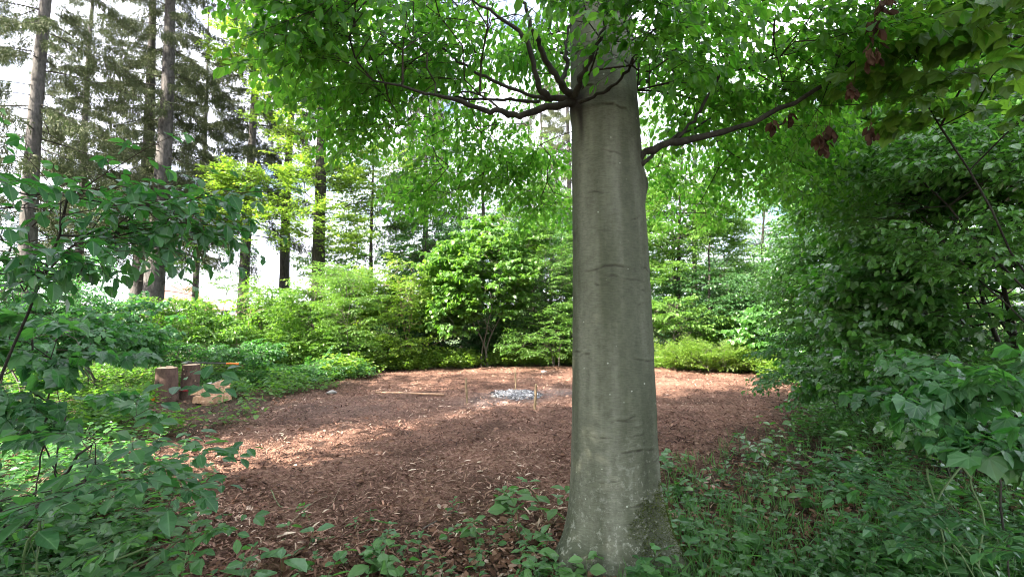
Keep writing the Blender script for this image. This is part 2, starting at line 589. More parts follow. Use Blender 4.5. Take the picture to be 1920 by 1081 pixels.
class SpruceBranch(Spray):
    """A drooping spruce limb: hanging side twigs clothed in short needle tufts."""

    def __init__(self, seed, L=3.2, hangl=.55, dens=1.0, bare=.18):
        r = np.random.default_rng(seed)
        P, D, Nn, S, tubes = [], [], [], [], []
        n = 12
        x = np.linspace(0, 1, n + 1)
        sweep = r.normal(0, .10)
        main = np.stack([x * L, sweep * L * x ** 2 + r.normal(0, .015, n + 1), L * (-.12 * x - .42 * x ** 2 + .26 * x ** 3.5)], 1)
        tubes.append(tube_arrays(main, np.linspace(.024, .004, n + 1), 4, False))
        m = int(L / .085 * dens)
        for i in range(m):
            t = bare + (1 - bare) * (i + r.uniform(0, 1)) / m
            j = min(int(t * n), n - 1)
            p = main[j] + (main[j + 1] - main[j]) * (t * n - j)
            s = 1 if i % 2 else -1
            ln = (.30 + .75 * (1 - t)) * .55 * r.uniform(.5, 1.25)
            d = norm(np.array([.55, s * .85, r.uniform(-.25, .1)]))
            k = max(3, int(ln / .10))
            pl = [p]
            for q in range(k):
                d = norm(d + np.array([.02, 0, -.10 - .16 * r.random()]) + r.normal(0, .06, 3))
                pl.append(pl[-1] + d * ln / k)
            pl = np.array(pl)
            tubes.append(tube_arrays(pl, np.linspace(.005, .002, k + 1), 3, False))
            segs = [(pl, ln)]
            # hanging twiglets
            for h in range(int(3 + ln * 7)):
                u = r.uniform(.15, 1) * k
                jj = min(int(u), k - 1)
                hp = pl[jj] + (pl[jj + 1] - pl[jj]) * (u - jj)
                hl = hangl * r.uniform(.25, 1.0) * (1.1 - .5 * t)
                hd = norm(np.array([.12, r.normal(0, .25), -1.0]) + r.normal(0, .15, 3))
                hpl = np.array([hp, hp + hd * hl * .5, hp + (hd + [0, 0, -.15]) * hl])
                segs.append((hpl, hl))
            for sp, sl in segs:
                c = max(3, int(sl / .028))
                for q in range(c):
                    u = (q + r.random()) / c * (len(sp) - 1)
                    jj = min(int(u), len(sp) - 2)
                    bp = sp[jj] + (sp[jj + 1] - sp[jj]) * (u - jj)
                    tt = norm(sp[jj + 1] - sp[jj])
                    P.append(bp); D.append(norm(tt * .8 + r.normal(0, .42, 3))); Nn.append(norm(r.normal(0, 1, 3))); S.append(r.uniform(.06, .11))
        self.P, self.D, self.N, self.S = map(np.array, (P, D, Nn, S))
        vs, qs, c = [], [], 0
        for v, q in tubes:
            vs.append(v); qs.append(q + c); c += len(v)
        self.tv, self.tq = np.concatenate(vs), np.concatenate(qs)


def frames(fwd, roll, tilt_noise, rng):
    """rotation matrices whose columns are x=fwd, y=side, z=up-ish"""
    f = norm(fwd)
    up = np.tile(np.array([0, 0, 1.0]), (len(f), 1)) + rng.normal(0, tilt_noise, f.shape)
    y = norm(np.cross(up, f))
    z = np.cross(f, y)
    return np.stack([f, y, z], -1)


def place_sprays(acc, anchors, fwd, scale, templates, shape, rng, tilt=.15, vbase=.5, vspread=.5, wood_mat=1, leaf_scale=1.0, thin=1.0):
    R = frames(fwd, 0, tilt, rng)
    which = rng.integers(0, len(templates), len(anchors))
    for k, T in enumerate(templates):
        idx = np.nonzero(which == k)[0]
        if len(idx) == 0:
            continue
        r, a, s = R[idx], anchors[idx], scale[idx]
        P, D, Nn, S = T.P, T.D, T.N, T.S
        pos = a[:, None] + s[:, None, None] * np.einsum('nij,kj->nki', r, P)
        d = np.einsum('nij,kj->nki', r, D).reshape(-1, 3)
        nn = np.einsum('nij,kj->nki', r, Nn).reshape(-1, 3)
        size = (np.sqrt(s)[:, None] * S[None] * leaf_scale).ravel()
        pos = pos.reshape(-1, 3)
        tone = np.repeat(rng.normal(0, .16, len(idx)), len(P))
        if thin < 1.0:
            keep = rng.random(len(pos)) < thin
            pos, d, nn, size, tone = pos[keep], d[keep], nn[keep], size[keep], tone[keep]
        d = d + rng.normal(0, .10, d.shape)
        v, q, kk = leaf_arrays(pos, d, nn, size * rng.uniform(.62, 1.22, len(size)), shape)
        val = np.clip(vbase + tone + rng.normal(0, vspread * .5, len(pos)), 0, 1)
        acc.add(v, q, 0, np.repeat(val, kk), uv=np.tile(shape[2], (len(pos), 1)))
        if T.tv is not None:
            tv = a[:, None] + s[:, None, None] * np.einsum('nij,kj->nki', r, T.tv)
            tq = T.tq[None] + (np.arange(len(idx)) * len(T.tv))[:, None, None]
            acc.add(tv.reshape(-1, 3), tq.reshape(-1, 4), wood_mat)


# ------------------------------------------------------------------ branching skeleton
def grow(seed_pts, anchors, rng, step=.35, depth0=None, sag=.06, w=.30):
    """Join every anchor to the nearest place on the growing skeleton. Returns nodes, parent indices, anchor node ids."""
    nodes = [np.array(p, float) for p in seed_pts]
    par = [-1] + list(range(len(seed_pts) - 1))
    dep = [0.0]
    for i in range(1, len(nodes)):
        dep.append(dep[-1] + np.linalg.norm(nodes[i] - nodes[i - 1]) * .5)
    arr = np.empty((len(seed_pts) + len(anchors) * 12, 3))
    darr = np.empty(len(arr))
    arr[:len(nodes)] = nodes
    darr[:len(nodes)] = dep
    n = len(nodes)
    parent = np.full(len(arr), -1, dtype=int)
    parent[:n] = par
    base = np.array(seed_pts)
    dist0 = np.array([np.min(np.linalg.norm(base - a, axis=1)) for a in anchors])
    ids = np.empty(len(anchors), dtype=int)
    for ai in np.argsort(dist0):
        a = anchors[ai]
        df = a - arr[:n]
        dd = np.linalg.norm(df, axis=1)
        cost = dd + w * darr[:n] + .6 * np.maximum(0, -df[:, 2])
        j = int(np.argmin(cost))
        L = dd[j]
        k = int(min(10, max(1, round(L / step))))
        prev = j
        mid = rng.normal(0, .05 * L, 3)
        for q in range(1, k + 1):
            u = q / k
            p = arr[j] * (1 - u) + a * u + mid * 4 * u * (1 - u) * .5 + np.array([0, 0, sag * L * 4 * u * (1 - u)])
            if q == k: p = a
            if n >= len(arr):
                break
            arr[n] = p
            parent[n] = prev
            darr[n] = darr[prev] + L / k
            prev = n
            n += 1
        ids[ai] = prev
    return arr[:n], parent[:n], ids


def skeleton_tubes(acc, nodes, parent, tip_r=.0035, power=.48, mat=1, sides=5, skip=0, rmax=None):
    n = len(nodes)
    load = np.ones(n)
    for i in range(n - 1, 0, -1):
        if parent[i] >= 0: load[parent[i]] += load[i] * .5 if False else load[i] * .55
    rad = tip_r * load ** power
    if rmax is not None:
        rad = np.minimum(rad, rmax)
    kids = [[] for _ in range(n)]
    for i in range(1, n):
        if parent[i] >= 0: kids[parent[i]].append(i)
    main = [-1] * n
    for i in range(n):
        if kids[i]: main[i] = max(kids[i], key=lambda c: load[c])
    for i in range(max(skip, 1), n):
        pr = parent[i]
        if pr < 0 or (pr >= skip and main[pr] == i):
            continue
        chain = [pr, i]
        while main[chain[-1]] != -1:
            chain.append(main[chain[-1]])
        pts = nodes[chain]
        rr = rad[chain].copy()
        rr[0] = rr[1] * 1.15
        v, q = tube_arrays(pts, rr, sides, False)
        acc.add(v, q, mat)
    return rad


def ellipsoid_points(c, r, n, rng, hollow=.35, seed=0, clump=1.1, cut=.36):
    """points through an uneven ellipsoid with noise gaps"""
    out = []
    tries = 0
    c = np.asarray(c, float); r = np.asarray(r, float)
    while len(out) < n and tries < 40:
        d = norm(rng.normal(0, 1, (n * 2, 3)))
        rad = (hollow ** 3 + (1 - hollow ** 3) * rng.random(n * 2)) ** (1 / 3)
        lump = .78 + .44 * vnoise(d * 2.2 + seed * 3.1, seed)
        p = c + d * rad[:, None] * lump[:, None] * r
        keep = vnoise(p * clump + seed, seed + 5) > cut
        keep &= p[:, 2] > .08
        out.extend(p[keep])
        tries += 1
    return np.array(out[:n])

# ------------------------------------------------------------------ ground
CLEAR_PX = [(330, 1120), (385, 930), (290, 850), (470, 785), (560, 745), (690, 712), (720, 695), (900, 689), (1075, 684), (1240, 693),
            (1440, 702), (1470, 735), (1440, 800), (1270, 880), (1180, 990), (900, 985), (640, 1050), (560, 1200)]
CLEAR = np.array([G(*p)[:2] for p in CLEAR_PX])


def clear_dist(x, y):
    """signed distance to the clearing's edge: positive inside"""
    p = np.stack([x, y], -1)
    a = CLEAR
    b = np.roll(CLEAR, -1, axis=0)
    best = np.full(x.shape, 1e9)
    inside = np.zeros(x.shape, dtype=bool)
    for i in range(len(a)):
        e = b[i] - a[i]
        w = p - a[i]
        t = np.clip((w @ e) / (e @ e), 0, 1)
        best = np.minimum(best, np.linalg.norm(w - t[..., None] * e, axis=-1))
        c = ((a[i][1] > y) != (b[i][1] > y)) & (x < (b[i][0] - a[i][0]) * (y - a[i][1]) / (b[i][1] - a[i][1] + 1e-12) + a[i][0])
        inside ^= c
    return np.where(inside, best, -best)


BEECH = W(1147, 640, 3.1)[:2]
FIRE = G(968, 743)[:2]


def hill(x, y):
    return np.maximum(0, y - 38) * .022 + np.maximum(0, y - 120) * .012


def gh(x, y):
    x = np.asarray(x, float); y = np.asarray(y, float)
    p = np.stack([x, y, np.zeros_like(x)], -1)
    near = np.clip(1.3 - np.maximum(np.abs(x) / 14, np.abs(y - 8) / 14), 0, 1)
    z = .13 * (fbm(p * .55, 3, 3) - .5) + .11 * (fbm(p * 2.2, 11, 3) - .5) + .075 * (fbm(p * 8, 23, 3) - .5)
    rb = np.hypot(x - BEECH[0], y - BEECH[1])
    z = z + .10 * np.exp(-(rb / .55) ** 2)
    return z * near + hill(x, y)


def axis(lo, hi, step, far):
    fine = np.arange(lo, hi, step)
    g = [step]
    out = []
    s = step
    d = 0
    while d < far:
        s *= 1.22
        d += s
        out.append(d)
    out = np.array(out)
    return np.concatenate([(lo - out)[::-1], fine, fine[-1] + out])


gx = axis(-7.5, 9, .06, 700)
gy = axis(1.2, 17, .055, 700)
X, Y = np.meshgrid(gx, gy)
Z = gh(X, Y)
verts = np.stack([X, Y, Z], -1).reshape(-1, 3)
nx_, ny_ = len(gx), len(gy)
ii = (np.arange(ny_ - 1)[:, None] * nx_ + np.arange(nx_ - 1)[None]).ravel()
quads = np.stack([ii, ii + 1, ii + nx_ + 1, ii + nx_], -1)
cd = clear_dist(verts[:, 0], verts[:, 1])
soft = 1 / (1 + np.exp(-(cd + .35 * (fbm(verts * [1.6, 1.6, 0], 5) - .5)) * 6))
m, t = nodes_of("forest_floor")
out = N(t, "ShaderNodeOutputMaterial")
tc = N(t, "ShaderNodeTexCoord")
n1 = N(t, "ShaderNodeTexNoise", Scale=1.3, Detail=4.0)
n2 = N(t, "ShaderNodeTexNoise", Scale=26.0, Detail=8.0, Roughness=.75)
n3 = N(t, "ShaderNodeTexVoronoi", Scale=48.0)
mulch = N(t, "ShaderNodeValToRGB")
e = mulch.color_ramp.elements
e[0].position, e[0].color = .30, (.038, .020, .014, 1)
e[1].position, e[1].color = .74, (.44, .28, .19, 1)
k = e.new(.47); k.color = (.135, .070, .048, 1)
k = e.new(.60); k.color = (.25, .150, .110, 1)
hum = N(t, "ShaderNodeValToRGB")
e = hum.color_ramp.elements
e[0].position, e[0].color = .32, (.022, .016, .011, 1)
e[1].position, e[1].color = .72, (.125, .085, .058, 1)
vat = N(t, "ShaderNodeAttribute"); vat.attribute_name = "v"
aat = N(t, "ShaderNodeAttribute"); aat.attribute_name = "ash"
mx = N(t, "ShaderNodeMixRGB")
big = N(t, "ShaderNodeMixRGB", blend_type='MULTIPLY', Fac=1.0)
mr = N(t, "ShaderNodeMapRange")
for a_, b_ in (('From Min', .3), ('From Max', .7), ('To Min', .55), ('To Max', 1.45)): mr.inputs[a_].default_value = b_
ashm = N(t, "ShaderNodeMixRGB", Color2=(.20, .185, .185, 1))
p = N(t, "ShaderNodeBsdfPrincipled", Roughness=.95); p.inputs['Specular IOR Level'].default_value = .12
bp = N(t, "ShaderNodeBump", Strength=.9, Distance=.035)
add = N(t, "ShaderNodeMath", operation='ADD')
for o_ in (n1, n2, n3): t.links.new(tc.outputs['Object'], o_.inputs['Vector'])
t.links.new(n2.outputs['Fac'], mulch.inputs['Fac']); t.links.new(n2.outputs['Fac'], hum.inputs['Fac'])
t.links.new(vat.outputs['Fac'], mx.inputs['Fac']); t.links.new(hum.outputs[0], mx.inputs['Color1']); t.links.new(mulch.outputs[0], mx.inputs['Color2'])
t.links.new(n1.outputs['Fac'], mr.inputs['Value']); t.links.new(mx.outputs[0], big.inputs['Color1']); t.links.new(mr.outputs[0], big.inputs['Color2'])
t.links.new(aat.outputs['Fac'], ashm.inputs['Fac']); t.links.new(big.outputs[0], ashm.inputs['Color1'])
t.links.new(ashm.outputs[0], p.inputs['Base Color'])
t.links.new(n2.outputs['Fac'], add.inputs[0]); t.links.new(n3.outputs['Distance'], add.inputs[1])
t.links.new(add.outputs[0], bp.inputs['Height']); t.links.new(bp.outputs[0], p.inputs['Normal'])
t.links.new(p.outputs[0], out.inputs['Surface'])
M['floor'] = m
A = Acc()
A.add(verts, quads, 0, soft)
df = (verts[:, :2] - FIRE) / [1.0, .9]
d2 = (verts[:, :2] - (FIRE + [.85, .6])) / [.8, .5]  # pale patch coloured into the ground in place of faint smoke haze
ash = .55 * np.exp(-(df ** 2).sum(1) / .38) + .45 * np.exp(-(d2 ** 2).sum(1)) + .35 * np.exp(-(((verts[:, :2] - (FIRE + [-.45, -.9])) / [.6, .5]) ** 2).sum(1))
d3 = (verts[:, :2] - G(640, 765)[:2]) / [1.5, 1.2]
ash = ash + .12 * np.exp(-(d3 ** 2).sum(1))
ash = np.clip(ash * (.5 + fbm(verts * [5, 5, 0], 8)), 0, .9)
tag(A.build("ground", M['floor'], smooth=True, extra={'ash': ash}), kind='structure')

# meadow outside the wood
m, t = nodes_of("meadow_grass")
out = N(t, "ShaderNodeOutputMaterial"); tc = N(t, "ShaderNodeTexCoord")
nz = N(t, "ShaderNodeTexNoise", Scale=.35, Detail=6.0)
rp = N(t, "ShaderNodeValToRGB")
rp.color_ramp.elements[0].position, rp.color_ramp.elements[0].color = .35, (.055, .105, .014, 1)
rp.color_ramp.elements[1].position, rp.color_ramp.elements[1].color = .65, (.10, .16, .022, 1)
p = N(t, "ShaderNodeBsdfPrincipled", Roughness=.8)
t.links.new(tc.outputs['Object'], nz.inputs['Vector']); t.links.new(nz.outputs['Fac'], rp.inputs['Fac'])
t.links.new(rp.outputs[0], p.inputs['Base Color']); t.links.new(p.outputs[0], out.inputs['Surface'])
mxs, mys = np.linspace(-240, 120, 60), np.linspace(27, 460, 70)
X, Y = np.meshgrid(mxs, mys)
mv = np.stack([X, Y, hill(X, Y) + .05 + .12 * (fbm(np.stack([X, Y, 0 * X], -1) * .2, 9) - .5)], -1).reshape(-1, 3)
ii = (np.arange(69)[:, None] * 60 + np.arange(59)[None]).ravel()
A = Acc(); A.add(mv, np.stack([ii, ii + 1, ii + 61, ii + 60], -1))
tag(A.build("meadow", m, smooth=True), kind='structure')

# ------------------------------------------------------------------ chips, litter, grass, herbs on the ground
R0 = np.random.default_rng(5)
M['chips'] = ramp_attr_mat("mulch_chips", [(0, (.030, .016, .012)), (.35, (.13, .064, .046)), (.68, (.31, .18, .13)), (1, (.66, .52, .40))])
M['dead_leaf'] = ramp_attr_mat("dead_leaves", [(0, (.035, .018, .012)), (.5, (.15, .075, .045)), (.8, (.27, .16, .11)), (1, (.44, .34, .28))], translucent=.15)


def screen_points(n, py0, py1, px0=-150, px1=2070, power=1.0):
    py = py0 + (py1 - py0) * R0.random(n) ** power
    px = px0 + (px1 - px0) * R0.random(n)
    d = (FWD[None] * FPX + np.outer(px - 960, [1, 0, 0]) + np.outer(540.5 - py, UPV))
    s = -EYE[2] / d[:, 2]
    q = EYE + d * s[:, None]
    return q[:, 0], q[:, 1]


def scatter_bits(name, mat, xs, ys, shape, smin, smax, lift, tilt, vals):
    n = len(xs)
    z = gh(xs, ys) + lift * R0.random(n)
    a = R0.random(n) * 2 * math.pi
    d = np.stack([np.cos(a), np.sin(a), R0.normal(0, tilt, n)], -1)
    nn = norm(np.stack([R0.normal(0, tilt * 1.4, n), R0.normal(0, tilt * 1.4, n), np.ones(n)], -1))
    size = smin + (smax - smin) * R0.random(n) ** 2
    v, q, k = leaf_arrays(np.stack([xs, ys, z], -1), d, nn, size, shape)
    A = Acc(); A.add(v, q, 0, np.repeat(vals, k))
    return A.build(name, mat)


sliver = (np.array([(0, -.07, 0), (.5, -.12, .10), (1, -.04, 0), (1, .05, 0), (.5, .11, .10), (0, .08, 0)]), np.array([(0, 1, 4, 5), (1, 2, 3, 4)]))
curled = (np.array([(0, 0, .0), (.35, -.26, .16), (.75, -.20, .12), (1, 0, .10), (.75, .22, .02), (.35, .27, .14)]), np.array([(0, 1, 2, 3), (0, 3, 4, 5)]))
xa, ya = screen_points(80000, 686, 1200, power=1.25)
xb, yb = R0.uniform(-6, 8, 70000), R0.uniform(1.6, 15.5, 70000)
xs, ys = np.concatenate([xa, xb]), np.concatenate([ya, yb])
dens = fbm(np.stack([xs, ys, xs * 0], -1) * 1.7, 31)
keep = (clear_dist(xs, ys) > -.35 + .5 * R0.normal(0, .3, len(xs))) & (R0.random(len(xs)) < .25 + 1.5 * dens ** 1.5)
keep &= ((xs - FIRE[0]) ** 2 + (ys - FIRE[1]) ** 2 > .42 ** 2)
xs, ys, dens = xs[keep], ys[keep], dens[keep]
patch = fbm(np.stack([xs, ys, xs * 0], -1) * .8, 41)
vals = np.clip(R0.beta(1.7, 2.3, len(xs)) * .85 + (patch - .5) * 1.1, 0, 1)
tag(scatter_bits("wood_chips", M['chips'], xs, ys, sliver, .015, .078, .026, .42, vals),
    "reddish brown shredded bark and wood chips covering the clearing floor", "mulch", kind='stuff')

xs, ys = screen_points(26000, 780, 1250, power=.8)
xb, yb = R0.uniform(-9, 10, 26000), R0.uniform(1.4, 18, 26000)
xs, ys = np.concatenate([xs, xb]), np.concatenate([ys, yb])
cdv = clear_dist(xs, ys)
keep = R0.random(len(xs)) < np.where(cdv > .6, .07, np.where(cdv > -.05, .35, .9))
xs, ys = xs[keep], ys[keep]
tag(scatter_bits("leaf_litter", M['dead_leaf'], xs, ys, curled, .03, .085, .03, .28, R0.beta(1.6, 1.9, len(xs))),
    "dry brown and pale fallen leaves lying along the edges of the clearing", "dead leaves", kind='stuff')


class Herb(Spray):
    def __init__(self, seed, h=.22, leaf=.06, levels=4, pairs=True, stems=1, spread=.1, jit=.3, lean=.25):
        r = np.random.default_rng(seed)
        P, D, Nn, S, tubes = [], [], [], [], []
        for s in range(stems):
            o = np.zeros(3)
            kx = lean + (4 * spread if stems > 1 else 0)
            d = norm(np.array([r.normal(0, kx), r.normal(0, kx), 1]))
            pts = [o]
            for i in range(5):
                d = norm(d + r.normal(0, .10, 3))
                pts.append(pts[-1] + d * h / 5 * r.uniform(.8, 1.2))
            pts = np.array(pts)
            tubes.append(tube_arrays(pts, np.linspace(.0026, .0012, 6), 3, False))
            a0 = r.random() * 6.28
            for l in range(levels):
                t = (.3 + .7 * l / max(levels - 1, 1)) * 5
                j = min(int(t), 4)
                p = pts[j] + (pts[j + 1] - pts[j]) * (t - j)
                a = a0 + l * 1.57
                for q in range(2 if pairs else 1):
                    aa = a + math.pi * q + r.normal(0, .25)
                    dd = norm(np.array([math.cos(aa), math.sin(aa), r.uniform(-.35, .35)]))
                    sz = leaf * r.uniform(.7, 1.2) * (.75 + .5 * math.sin(3.1 * (l + .7) / (levels + .4)))
                    P.append(p + dd * sz * .2); D.append(dd); Nn.append(norm(np.array([0, 0, 1.0]) + r.normal(0, jit, 3))); S.append(sz)
            for q in range(2):
                aa = r.random() * 6.28
                P.append(pts[-1]); D.append(norm(np.array([math.cos(aa), math.sin(aa), .5]))); Nn.append(norm(np.array([-math.cos(aa), -math.sin(aa), 1.2]))); S.append(leaf * .6)
        self.P, self.D, self.N, self.S = map(np.array, (P, D, Nn, S))
        vs, qs, c = [], [], 0
        for v, q in tubes:
            vs.append(v); qs.append(q + c); c += len(v)
        self.tv, self.tq = np.concatenate(vs), np.concatenate(qs)


OV, SI, PA = shape_ovate(), shape_simple(), shape_palmate()
M['green_stem'] = plain_mat("green_stem", (.07, .12, .035), .6)
herbs_small = [Herb(100 + i, .10, .045, 3) for i in range(5)] + [Herb(120 + i, .17, .055, 4) for i in range(4)]
herbs_tall = [Herb(140 + i, .42, .075, 6, stems=2, spread=.08) for i in range(5)] + [Herb(150 + i, .30, .07, 5, stems=3, spread=.12) for i in range(3)]


def herb_patch(name, label, cat, xs, ys, temps, shape, smin, smax, mat, seed, vb=.5, kind='stuff'):
    rng = np.random.default_rng(seed)
    n = len(xs)
    a = rng.random(n) * 6.283
    anc = np.stack([xs, ys, gh(xs, ys) - .01], -1)
    A = Acc()
    place_sprays(A, anc, np.stack([np.cos(a), np.sin(a), a * 0], -1), rng.uniform(smin, smax, n), temps, shape, rng, tilt=.12, vbase=vb, vspread=.6)
    return tag(A.build(name, [mat, M['green_stem']]), label, cat, kind=kind)


# right-hand and near ground cover
xs, ys = screen_points(5200, 800, 1300, px0=1180, px1=2200, power=.9)
c = clear_dist(xs, ys); w_ = fbm(np.stack([xs, ys, xs * 0], -1) * 1.6, 61)
k = (c < -.05) & (R0.random(len(xs)) < np.clip((-c) * .7, .08, .55) * np.clip((w_ - .40) * 7, .06, 1)) & (np.hypot(xs - BEECH[0], ys - BEECH[1]) > .42)
herb_patch("ground_cover", "low leafy seedlings and bramble covering the shaded ground right of the beech", "ground cover",
           xs[k], ys[k], herbs_small, OV, .8, 1.5, M['herb_leaf'], 1, .45)
xs, ys = screen_points(170, 790, 1300, px0=1230, px1=2200, power=.8)
c = clear_dist(xs, ys); k = (c < .1) & (np.hypot(xs - BEECH[0], ys - BEECH[1]) > .5)
herb_patch("maple_seedlings", "pale lobed seedlings scattered through the shaded ground on the right", "seedlings",
           xs[k], ys[k], herbs_small + herbs_tall[5:], PA, .5, .9, M['herb_leaf'], 7, .7)
ga, gb = screen_points(2600, 800, 1300, px0=1150, px1=2100, power=.8)
k = (clear_dist(ga, gb) < .15) & (np.hypot(ga - BEECH[0], gb - BEECH[1]) > .4)
ga, gb = np.repeat(ga[k], 5), np.repeat(gb[k], 5); n = len(ga)
ga = ga + R0.normal(0, .02, n); gb = gb + R0.normal(0, .02, n)
v, q, kk = leaf_arrays(np.stack([ga, gb, gh(ga, gb)], -1), norm(np.stack([R0.normal(0, .45, n), R0.normal(0, .45, n), np.ones(n)], -1)), R0.normal(0, 1, (n, 3)), R0.uniform(.06, .20, n), shape_blade(.02))
A = Acc(); A.add(v, q, 0, np.repeat(R0.random(n), kk))
tag(A.build("grass", M['herb_leaf']), "thin grass blades among the litter right of the beech", "grass", kind='stuff')
# left near ground cover
LOGS = G(335, 748)[:2]
xs, ys = screen_points(5200, 740, 1300, px0=-250, px1=560, power=.9)
c = clear_dist(xs, ys); w_ = fbm(np.stack([xs, ys, xs * 0], -1) * 1.5, 62)
k = (c < -.05) & (R0.random(len(xs)) < np.clip((-c) * .8, .08, .8) * np.clip((w_ - .28) * 4, .2, 1))
k &= np.hypot((xs - LOGS[0] * ys / LOGS[1]) / .62, (ys - 8.2) / 1.5) > 1
herb_patch("undergrowth", "low green seedlings among dead leaves on the left edge of the clearing", "undergrowth",
           xs[k], ys[k], herbs_small + herbs_tall[:2], SI, .8, 1.3, M['herb_leaf'], 2, .55)
# sparse seedlings bottom centre
xs, ys = screen_points(420, 930, 1200, px0=420, px1=1100, power=.7)
c = clear_dist(xs, ys)
k = (R0.random(len(xs)) < np.where(c > .15, .04, .28)) & (np.hypot(xs - BEECH[0], ys - BEECH[1]) > .42)
herb_patch("seedling_cover", "small scattered seedlings in the litter in front of the beech", "seedlings",
           xs[k], ys[k], herbs_small, OV, .7, 1.3, M['herb_leaf'], 3, .6)
# herb belt round the far side of the clearing
xs, ys = R0.uniform(-17, 14, 11500), R0.uniform(6, 24, 11500)
c = clear_dist(xs, ys)
w_ = fbm(np.stack([xs, ys, xs * 0], -1) * .9, 63)
k = (c < -.05) & (c > -10) & (R0.random(len(xs)) < np.clip(.25 + (w_ - .3) * 3, .1, 1)) & ((ys > 11) | (xs < -2.5)) & (np.hypot((xs - LOGS[0] * ys / LOGS[1]) / .75, (ys - 8.2) / 1.6) > 1)
herb_patch("herb_belt", "knee-high green herbs growing round the far edge of the clearing", "herbs",
           xs[k], ys[k], herbs_tall, SI, .7, 1.35, M['hazel_leaf'], 4, .35)
xs, ys = R0.uniform(-8, 9, 9000), R0.uniform(12, 17, 9000)
c = clear_dist(xs, ys)
w_ = fbm(np.stack([xs, ys, xs * 0], -1) * 1.3, 71)
k = (c < .25 * (w_ - .45) + .1) & (c > -1.0) & (R0.random(len(xs)) < np.clip((w_ - .38) * 3.2, .03, .8))
herb_patch("edge_herbs", "bright sunlit herbs fringing the far edge of the mulch", "herbs",
           xs[k], ys[k], [Herb(170 + i, .46, .085, 7, stems=3, spread=.06, jit=.9) for i in range(5)], OV, .8, 1.45, M['lime_leaf'], 5, .3)
xs, ys = R0.uniform(2.5, 11, 4500), R0.uniform(2.5, 13, 4500)
c = clear_dist(xs, ys)
k = (c < -.5) & (R0.random(len(xs)) < np.where(ys < 5.5, .16, .6))
herb_patch("shade_herbs", "dense knee-high herbs in deep shade under the right-hand maples", "herbs",
           xs[k], ys[k], herbs_tall, OV, .6, 1.2, M['maple_leaf'], 6, .4)

# ------------------------------------------------------------------ the big beech
rng = np.random.default_rng(77)
beech = thing("beech_tree", (BEECH[0], BEECH[1], 0), "large smooth grey-green beech trunk standing at the near side of the clearing, boughs overhead", "tree")
nth, nz_ = 220, 760
TOP = 5.2
zz = np.concatenate([np.linspace(-.12, TOP, nz_), np.linspace(TOP + .1, 14, 30)])
th = np.arange(nth) / nth * 2 * math.pi


def beech_axis(z):
    return np.stack([BEECH[0] - .012 * z + .02 * np.sin(z * .9), BEECH[1] + .01 * z], -1)


TH, ZZ = np.meshgrid(th, zz)
rad = .260 - .0215 * (ZZ - 1.3) * np.where(ZZ > 1.3, 1, .55) + .070 * np.exp(-np.maximum(ZZ, -.1) / .26) + .05 * np.exp(-np.maximum(ZZ, -.1) / .10)
rad = np.maximum(rad, .03 + 0 * rad)
cs = np.stack([np.cos(TH), np.sin(TH), np.zeros_like(TH)], -1)
for ang, amp, wd in ((-.55, .30, .30), (-2.55, .24, .26), (-1.35, .10, .22), (.6, .16, .3), (2.0, .18, .35), (3.4, .12, .3)):
    da = np.angle(np.exp(1j * (TH - ang)))
    rad = rad + amp * np.exp(-(da / wd) ** 2) * np.exp(-np.maximum(ZZ + .12, 0) / .20)
rad = rad + .009 * (fbm(np.stack([np.cos(TH) * 1.4, np.sin(TH) * 1.4, ZZ * .35], -1), 7, 3) - .5) * 2
rad = rad + .010 * np.sin(TH * 3 + 1.2 + ZZ * .25) * .6
rad = rad + .0035 * (fbm(np.stack([np.cos(TH) * 4, np.sin(TH) * 4, ZZ * 9], -1), 9, 4) - .5) * 2
scar = np.zeros_like(rad)
# wrinkle scars across the bark
for k in range(84):
    t0, z0 = rng.uniform(0, 2 * math.pi), rng.uniform(.35, TOP)
    if k < 56: t0 = rng.uniform(-2.9, -.25)
    ln, tilt_, amp = rng.uniform(.10, .75) * rng.choice([.4, 1, 1]), rng.normal(0, .035), rng.uniform(.4, 1.0)
    if rng.random() < .09: tilt_ = rng.normal(0, .5); ln *= .4
    da = np.angle(np.exp(1j * (TH - t0)))
    u = np.clip(1 - (np.abs(da) / ln) ** 2, 0, 1) ** .5
    zc = z0 + tilt_ * da + .030 * (vnoise(np.stack([TH * 5, ZZ * 0 + k * 3.7, ZZ * 0], -1), k + 1) - .5) * rng.uniform(.2, 1) + .04 * da * da * rng.choice([-1, 1, 0])
    wob = vnoise(np.stack([TH * 11, ZZ * 0 + k, ZZ * 0], -1), k)
    g = np.exp(-((ZZ - zc) / (.0030 + .0028 * rng.random())) ** 2) * u * np.clip((wob - .18) * 6, 0, 1)
    lip = np.exp(-((ZZ - zc - .011) / .010) ** 2) * u
    rad = rad - .0055 * g * amp + .0038 * lip * amp
    scar = np.maximum(scar, g * amp * (.45 + .55 * wob))
